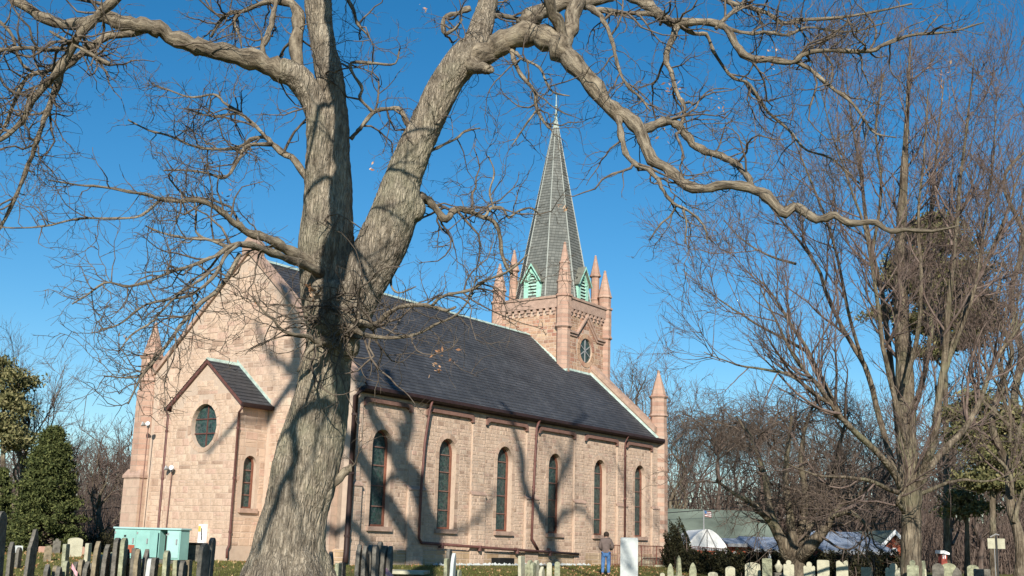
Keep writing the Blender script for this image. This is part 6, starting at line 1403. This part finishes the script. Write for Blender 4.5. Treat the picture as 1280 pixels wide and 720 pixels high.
# ---- the man
def person(px, Y, ytop):
    x, y, z = stand(px, Y); Ht = at(px, ytop, Y)[2]-z; s_ = Ht/1.7
    root = empty('person', (x, y, z), R(-8), label='person in brown jacket and blue jeans seen from behind beside the white slab', cat='person')
    J = {'pel': (0, 0, .93, .135, .11), 'waist': (0, .0, 1.08, .15, .115), 'chest': (0, .03, 1.3, .19, .135), 'neckb': (0, .07, 1.47, .1, .09), 'neck': (0, .11, 1.53, .055, .055), 'head0': (0, .15, 1.59, .08, .09), 'head1': (0, .18, 1.66, .085, .095),
         'head2': (0, .19, 1.73, .05, .06), 'nose': (0, .27, 1.62, .02, .02),
         'hem': (0, 0, .8, .17, .135), 'shl': (-.19, .05, 1.42, .075, .07), 'ell': (-.25, .04, 1.14, .055, .055), 'wrl': (-.16, .24, 1.02, .035, .03), 'hal': (-.11, .3, 1.0, .035, .022),
         'shr': (.19, .05, 1.42, .075, .07), 'elr': (.27, .04, 1.15, .055, .055), 'wrr': (.17, .26, 1.06, .035, .03), 'har': (.12, .32, 1.05, .035, .022),
         'hpl': (-.1, 0, .88, .105, .1), 'knl': (-.12, .03, .48, .07, .07), 'anl': (-.13, -.03, .1, .05, .05), 'tol': (-.14, .12, .04, .045, .035),
         'hpr': (.1, 0, .88, .105, .1), 'knr': (.11, .05, .49, .07, .07), 'anr': (.11, -.01, .1, .05, .05), 'tor': (.12, .14, .04, .045, .035)}
    E_ = [('pel', 'hem'), ('pel', 'waist'), ('waist', 'chest'), ('chest', 'neckb'), ('neckb', 'neck'), ('neck', 'head0'), ('head0', 'head1'), ('head1', 'head2'), ('head0', 'nose'), ('chest', 'shl'), ('shl', 'ell'), ('ell', 'wrl'), ('wrl', 'hal'), ('chest', 'shr'), ('shr', 'elr'), ('elr', 'wrr'), ('wrr', 'har'), ('pel', 'hpl'), ('hpl', 'knl'), ('knl', 'anl'), ('anl', 'tol'), ('pel', 'hpr'), ('hpr', 'knr'), ('knr', 'anr'), ('anr', 'tor')]
    for sd, hn in ((-1, 'hal'), (1, 'har')):
        hx, hy, hz = J[hn][:3]
        for k in range(4):
            a = f'f{hn}{k}'; b__ = a+'b'; off = (k-1.5)*.02; J[a] = (hx-sd*.03+off*.3, hy+.045, hz+off*.9, .011, .011); J[b__] = (hx-sd*.055+off*.3, hy+.05-.01*k, hz+off*.9-.02, .009, .009); E_ += [(hn, a), (a, b__)]
        J['t'+hn] = (hx-sd*.04, hy+.01, hz+.045, .011, .011); E_.append((hn, 't'+hn))
    def skin(keys, name, mt, infl=0.0, parent=root, rootk='pel', sub=2, scale=1.0):
        ks = [k for k in J if k in keys]; ix = {k: i for i, k in enumerate(ks)}
        me = bpy.data.meshes.new(name); me.from_pydata([tuple(c*s_ for c in J[k][:3]) for k in ks], [(ix[a], ix[b]) for a, b in E_ if a in ix and b in ix], [])
        o = bpy.data.objects.new(name+'_raw', me); COL.objects.link(o); m_ = o.modifiers.new('s', 'SKIN'); m_.use_smooth_shade = True
        for k in ks: v = me.skin_vertices[0].data[ix[k]]; v.radius = ((J[k][3]+infl)*s_, (J[k][4]+infl)*s_)
        me.skin_vertices[0].data[ix[rootk]].use_root = True
        sm = o.modifiers.new('u', 'SUBSURF'); sm.levels = sub; sm.render_levels = sub
        dg = bpy.context.evaluated_depsgraph_get(); m2 = bpy.data.meshes.new_from_object(o.evaluated_get(dg)); bpy.data.objects.remove(o); m2.name = name; m2.materials.clear()
        return link(name, m2, M[mt], parent, smooth=True)
    skin(set(J)-{'hem'}, 'body', 'skin')
    skin({'hem', 'pel', 'waist', 'chest', 'neckb', 'neck', 'shl', 'ell', 'wrl', 'shr', 'elr', 'wrr'}, 'jacket', 'jacket', .03, rootk='chest')
    skin({'pel', 'hpl', 'knl', 'anl', 'hpr', 'knr', 'anr'}, 'jeans', 'jeans', .016)
    skin({'anl', 'tol'}, 'shoe', 'black', .014, rootk='anl'); skin({'anr', 'tor'}, 'shoe', 'black', .014, rootk='anr')
    mb = MB(); bm = bmesh.new(); bmesh.ops.create_icosphere(bm, subdivisions=3, radius=1, matrix=Matrix.Translation(Vector((0, .15, 1.66))*s_) @ Matrix.Diagonal((.115*s_, .12*s_, .125*s_, 1))); me = bpy.data.meshes.new('hair'); bm.to_mesh(me); bm.free(); link('hair', me, M['hair'], root, smooth=True)
    for sd in (-1, 1):
        bm = bmesh.new(); bmesh.ops.create_icosphere(bm, subdivisions=2, radius=.022*s_, matrix=Matrix.Translation(Vector((sd*.1, .15, 1.61))*s_)); me = bpy.data.meshes.new('ear'); bm.to_mesh(me); bm.free(); link('ear', me, M['skin'], root, smooth=True)
person(757.5, 46.5, 667)

# ---- sign on a post, right
x, y, z = stand(1246, 40); sg_ = empty('sign', (x, y, z), R(-16), label='pale square sign board on a thin dark post at the right edge', cat='sign')
zt = at(1246, 670, 40)[2]-z; zb2 = at(1246, 686, 40)[2]-z
mb = MB(); mb.box(-.03, .03, -.03, .03, -.2, zt); mb.build('post', M['black'], sg_)
for x0, x1 in ((-.27, -.035), (.035, .27)):
    mb = MB(); mb.box(x0, x1, .0, .02, zb2, zt-.08); mb.build('board', M['grave_pale'], sg_, bevel=.004)
mb = MB(); mb.tube([(-.18, 0, zt-.04), (.0, -.02, zt+.06), (.1, 0, zt+.03)], .02, 5); mb.build('bracket', M['grey'], sg_)
mb = MB(); mb.tube([(-.08, -.02, -.2), (-.07, -.02, zb2)], .012, 5); mb.build('brace', M['grey'], sg_)
# small red box with a white lid in front of the woods
x, y, z = stand(1178, 60); o = empty('red_box', (x, y, z), R(10), label='small red box with a white lid at the edge of the woods', cat='box'); zt = at(1178, 688, 60)[2]-z; k = pxm((x, y, z))
mb = MB(); mb.box(-4*k, 4*k, -.15, .15, -.1, zt-4.5*k); mb.build('body', M['red'], o, bevel=.01)
for s2 in (-2.2, .6):
    mb = MB(); mb.box(s2*k, (s2+1.3)*k, -.16, -.151, zt-10*k, zt-5.5*k); mb.build('stripe', M['white'], o)
mb = MB(); mb.prism([(-6.2*k, zt-4*k), (6.2*k, zt-5.2*k), (6.2*k, zt-2.8*k), (0, zt-.2*k), (-6.2*k, zt)], lambda p, q: (p, -.25, q), lambda p, q: (p, .25, q)); mb.build('lid', M['white'], o)

# ================================================================= BUILDINGS BEYOND
def px_box(px0, px1, Y): return at(px0, 690, Y), at(px1, 690, Y)
def gable_house(name, label, px0, px1, Y, depth, y_eave, y_ridge, wall, roof, cat='house', end='right', windows=(), rot=0, ridge_in=0.0):
    """long side to the camera; roof slopes up and back"""
    a, c = px_box(px0, px1, Y); z = gz(a[0], Y); w = c[0]-a[0]; o = empty(name, (float(a[0]), float(Y), z), rot, label=label, cat=cat)
    pm = (px0+px1)/2; ze = at(pm, y_eave, Y)[2]-z; zr = at(pm, y_ridge, Y+depth/2)[2]-z
    mb = MB(); mb.prism([(0, -.3), (depth, -.3), (depth, ze), (depth/2, zr-.12), (0, ze)], lambda p, q: (0, p, q), lambda p, q: (w, p, q)); wl = mb.build('wall', M[wall], o)
    for sgn in (0, 1):
        mb = MB(); y0, y1 = (-.4, depth/2) if sgn == 0 else (depth+.4, depth/2); zs = ze-.4*(zr-ze)/(depth/2)
        mb.prism([(y0, zs), (y1, zr), (y1, zr+.12), (y0, zs+.1)], lambda p, q: (-.3, p, q), lambda p, q: (w+.3, p, q)); mb.build('roof', M[roof], o)
    mb = MB(); mb.box(-.32, w+.32, -.46, -.4, ze-.4*(zr-ze)/(depth/2)-.1, ze-.4*(zr-ze)/(depth/2)+.06); mb.build('fascia', M['grey'], o)
    for wx0, wx1, wz0, wz1 in windows:
        mb = MB(); mb.box(wx0*w, wx1*w, -.04, .0, wz0*ze, wz1*ze); f = mb.build('window', M['white'], o)
        mb = MB(); mb.box(wx0*w+.08, wx1*w-.08, -.05, -.041, wz0*ze+.08, wz1*ze-.08); mb.build('pane', M['glass'], f)
    return o, w, ze, zr
gable_house('house', 'long low house with a grey-green roof behind the weeping tree', 842, 972, 75, 8, 672, 640, 'redbrick', 'greenroof', windows=((.1, .2, .35, .8), (.4, .48, .35, .8), (.75, .9, .3, .8)))
gable_house('shed', 'low red brick shed with pale roof left of the old tree', 915, 944, 68, 4, 680.5, 676, 'redbrick', 'blueroof', windows=((.05, .2, .2, .75),))
gable_house('building', 'low building with a broad blue-grey roof right of the old tree', 1034, 1110, 62, 12, 689, 668, 'redbrick', 'blueroof', cat='building', windows=((.1, .2, .2, .8), (.5, .6, .2, .8)))
gable_house('building', 'blue-grey roofed wing just left of the old tree stems', 948, 984, 66, 8, 687, 674, 'redbrick', 'blueroof', cat='building')
# gable end walls seen face-on
def gable_end(name, label, px0, px1, Y, y_eave, y_peak, wall):
    a, c = px_box(px0, px1, Y); z = gz(a[0], Y); w = c[0]-a[0]; pm = (px0+px1)/2; ze = at(pm, y_eave, Y)[2]-z; zp = at(pm, y_peak, Y)[2]-z; o = empty(name, (float(a[0]), float(Y), z), label=label, cat='house')
    mb = MB(); mb.prism([(0, -.3), (w, -.3), (w, ze), (w/2, zp), (0, ze)], lambda p, q: (p, 0, q), lambda p, q: (p, 7, q)); mb.build('wall', M[wall], o)
    for s2 in (0, 1):
        x0 = -.25 if s2 == 0 else w+.25; mb = MB(); mb.prism([(x0, ze-.15), (w/2, zp), (w/2, zp+.22), (x0, ze+.07)], lambda p, q: (p, -.35, q), lambda p, q: (p, 7.3, q)); mb.build('roof', M['greenroof'], o)
        mb = MB(); mb.prism([(x0, ze-.15), (w/2, zp), (w/2, zp+.24), (x0, ze+.09)], lambda p, q: (p, -.42, q), lambda p, q: (p, -.352, q)); mb.build('bargeboard', M['white'], o)
    mb = MB(); mb.box(w*.42, w*.66, -.05, 0, ze*.72, ze*.98); f = mb.build('window', M['white'], o); mb = MB(); mb.box(w*.47, w*.61, -.06, -.051, ze*.76, ze*.94); mb.build('pane', M['glass'], f)
gable_end('house', 'red house gable with white bargeboards showing through the old tree', 972, 1000, 98, 657, 645, 'red')
gable_end('house', 'orange-red brick end wall tucked left of the tall tree trunk', 1104, 1130, 64, 684, 668, 'redbrick')
# white domed canopy
YD = 66; a, c = px_box(859, 909, YD); z = gz(a[0], YD); w = c[0]-a[0]; o = empty('canopy_tent', (float(a[0]), YD, z), label='white arched canopy roof behind the dark hedge', cat='canopy')
zb2 = at(884, 687, YD)[2]-z; zt = at(884, 661.5, YD)[2]-z; pts = [(0, zb2)]+[(w*t_, zb2+(zt-zb2)*(math.sin(math.pi*(.04+.92*t_))**.9)) for t_ in np.linspace(.02, .98, 15)]+[(w, zb2)]
mb = MB(); mb.prism(pts, lambda p, q: (p, 0, q), lambda p, q: (p, 6, q)); mb.build('canopy', M['white'], o)
mb = MB(); mb.box(0, w, -.05, .0, zb2-.05, zb2+.08); mb.build('edge_beam', M['grey'], o)
for t_ in (.25, .5, .75): mb = MB(); mb.tube([(w*t_, -.02, zb2), (w/2, -.02, zt)], .03, 5); mb.build('rib', M['grey'], o)
for xx in (.05, w-.05): mb = MB(); mb.box(xx-.05, xx+.05, .05, .15, -.2, zb2); mb.build('leg', M['grey'], o)
# flag on a pole among the trees
x, y, z = stand(880, 70); o = empty('flag', (x, y, z), label='small striped red and white flag on a pole in front of the grey-green roof', cat='flag'); h_ = at(880, 637, 70)[2]-z; k = pxm((x, y, z))
mb = MB(); mb.tube([(0, 0, -.2), (0, 0, h_)], .035, 6); mb.build('pole', M['grey'], o)
for i in range(7):
    vs = []; 
    for j in range(7): xx = .05+j*9*k/6; yy = .12*math.sin(j*1.1); zz0 = h_-.05-i*1.05*k-j*.25*k; vs += [(xx, yy, zz0), (xx, yy, zz0-1.05*k)]
    me = bpy.data.meshes.new('stripe'); me.from_pydata(vs, [], [(2*j, 2*j+2, 2*j+3, 2*j+1) for j in range(6)]); link('stripe', me, M['red'] if i % 2 == 0 else M['white'], o)
vs = [(.05, -.02, h_-.04), (.05+3.6*k, .1, h_-.04-1*k), (.05+3.6*k, .1, h_-.04-4.4*k), (.05, -.02, h_-.04-3.6*k)]; me = bpy.data.meshes.new('canton'); me.from_pydata(vs, [], [(0, 1, 2, 3)]); link('canton', me, M['jeans'], o)

# ---- dark clipped hedge and bushes
def bush(name, label, boxes, n, size, material, cat, seed):
    g = np.random.default_rng(seed); x0, y0, z0 = boxes[0][0], boxes[0][1], gz(boxes[0][0], boxes[0][1]); o = empty(name, (x0, y0, z0), label=label, cat=cat); C_ = []
    for cx, cy, cz, rx, ry, rz_ in boxes:
        m_ = int(n*rx*ry*rz_/sum(b[3]*b[4]*b[5] for b in boxes)); d = norm(g.normal(size=(m_, 3)))*(g.random((m_, 1))**.4); C_.append(np.array([cx, cy, cz])+d*np.array([rx, ry, rz_])*(1+.18*np.sin(d[:, :1]*9+d[:, 2:]*7)))
    P = np.concatenate(C_); V, F_ = tri_leaves(P, size, g); np_mesh('leaves', [(V-np.array([x0, y0, z0]), F_)], M[material], o, smooth=False)
    S_ = P[g.integers(0, len(P), 40)]; base = S_.copy(); base[:, 2] = [gz(a[0], a[1])-.05 for a in base]; v, f = tubes(np.stack([base, (base+S_)/2+.05, S_], 1), np.full((40, 3), .03), 4); np_mesh('stems', [(v-np.array([x0, y0, z0]), f)], M['wood'], o, kind='stuff')
    return o
x, y, z = stand(846, 56.5); zt = at(846, 648, 56.5)[2]
bush('bush', 'dark conical evergreen bush against the front corner turret', [(x, y, (z+zt)/2-.1, .62, .6, (zt-z)/2), (x+.3, y, z+.5, .55, .6, .65), (x-.3, y, z+.5, .5, .6, .6)], 13000, .05, 'hedge', 'bush', 1)
for px0, px1, Yh, lb, sd in ((862, 975, 54, 'long dark clipped hedge behind the headstones left of the old tree', 2), (1000, 1128, 52, 'long dark clipped hedge behind the headstones right of the old tree', 3)):
    bx = []
    for px in np.linspace(px0, px1, 9):
        x, y, z = stand(px, Yh); zt = at(px, 688.5+random.uniform(-.8, .8), Yh)[2]; bx.append((x, y, (z+zt)/2, .62, .5, (zt-z)/2+.05))
    bush('hedge', lb, bx, 22000, .06, 'hedge', 'hedge', sd)
x, y, z = stand(28, 55); bush('shrub', 'small rounded dark green shrub behind the low whitish stone', [(x, y, at(28, 676, 55)[2]-.35, .42, .4, .4)], 2500, .05, 'spruce', 'shrub', 5)
# undergrowth shadowed under the evergreen
x, y, z = stand(95, 60); bush('bush', 'dark tangled bush between the evergreen and the cabinet', [(x+i*.8, y, z+.5, .8, .6, .9) for i in (-2, -1, 0, 1, 2)], 9000, .06, 'hedge', 'bush', 6)

# ---- overhead wires
for (x0, y0, x1, y1, D_, lb) in ((822, 642, 1140, 606, 70, 'lower overhead wire crossing behind the old tree'), (828, 627, 1290, 560, 75, 'upper overhead wire crossing the woods on the right'), (-20, 640, 158, 633, 65, 'overhead wire between the evergreen and the church')):
    P = [Vector(at(x0+(x1-x0)*t_, y0+(y1-y0)*t_+4*math.sin(math.pi*t_), D_)) for t_ in np.linspace(0, 1, 12)]; mb = MB(); mb.tube(P, .022, 4); mb.build('overhead_wire', M['black'], label=lb, cat='wire')

# ---- grass tufts and fallen leaves
g = np.random.default_rng(12)
n = 60000; Y_ = 26+g.random(n)**1.3*34; px = g.uniform(-40, 1320, n); X_ = (px-640)/FOC*Y_; Z_ = np.array([gz(a, b) for a, b in zip(X_, Y_)]); aw = np.array([church_ab(a, b) for a, b in zip(X_, Y_)])
ok = ~((aw[:, 0] > -1.7) & (aw[:, 0] < Lc+.5) & (aw[:, 1] > -.3) & (aw[:, 1] < Wc)); X_, Y_, Z_ = X_[ok], Y_[ok], Z_[ok]; n = len(X_)
hb = g.uniform(.03, .085, n); an = g.uniform(0, np.pi, n); dx, dy = np.cos(an)*.014, np.sin(an)*.014; lx, ly = g.normal(size=n)*.02, g.normal(size=n)*.02
V = np.stack([np.stack([X_-dx, Y_-dy, Z_-.01], 1), np.stack([X_+dx, Y_+dy, Z_-.01], 1), np.stack([X_+lx, Y_+ly, Z_+hb], 1)], 1).reshape(-1, 3)
np_mesh('grass', [(V, np.arange(3*n).reshape(n, 3))], M['grass'], smooth=False, kind='stuff', label='short winter grass of the churchyard', cat='grass')
n = 15000; Y_ = g.uniform(30, 60, n); px = g.uniform(-20, 1300, n); X_ = (px-640)/FOC*Y_+g.normal(size=n); w_ = np.array([.5+.5*math.sin(a*.9+2)*math.cos(b*.6) for a, b in zip(X_, Y_)])+(.5*(px > 700))*(px < 1000)
ok = g.random(n) < w_*.8; X_, Y_ = X_[ok], Y_[ok]; aw = np.array([church_ab(a, b) for a, b in zip(X_, Y_)]); ok = ~((aw[:, 0] > -1.7) & (aw[:, 0] < Lc+.5) & (aw[:, 1] > -.3)); X_, Y_ = X_[ok], Y_[ok]
C_ = np.stack([X_, Y_, np.array([gz(a, b)+.03 for a, b in zip(X_, Y_)])], 1); V, F_ = tri_leaves(C_, .055, g); np_mesh('fallen_leaves', [(V, F_)], M['litter'], smooth=False, kind='stuff', label='brown fallen leaves scattered on the lawn', cat='leaves')
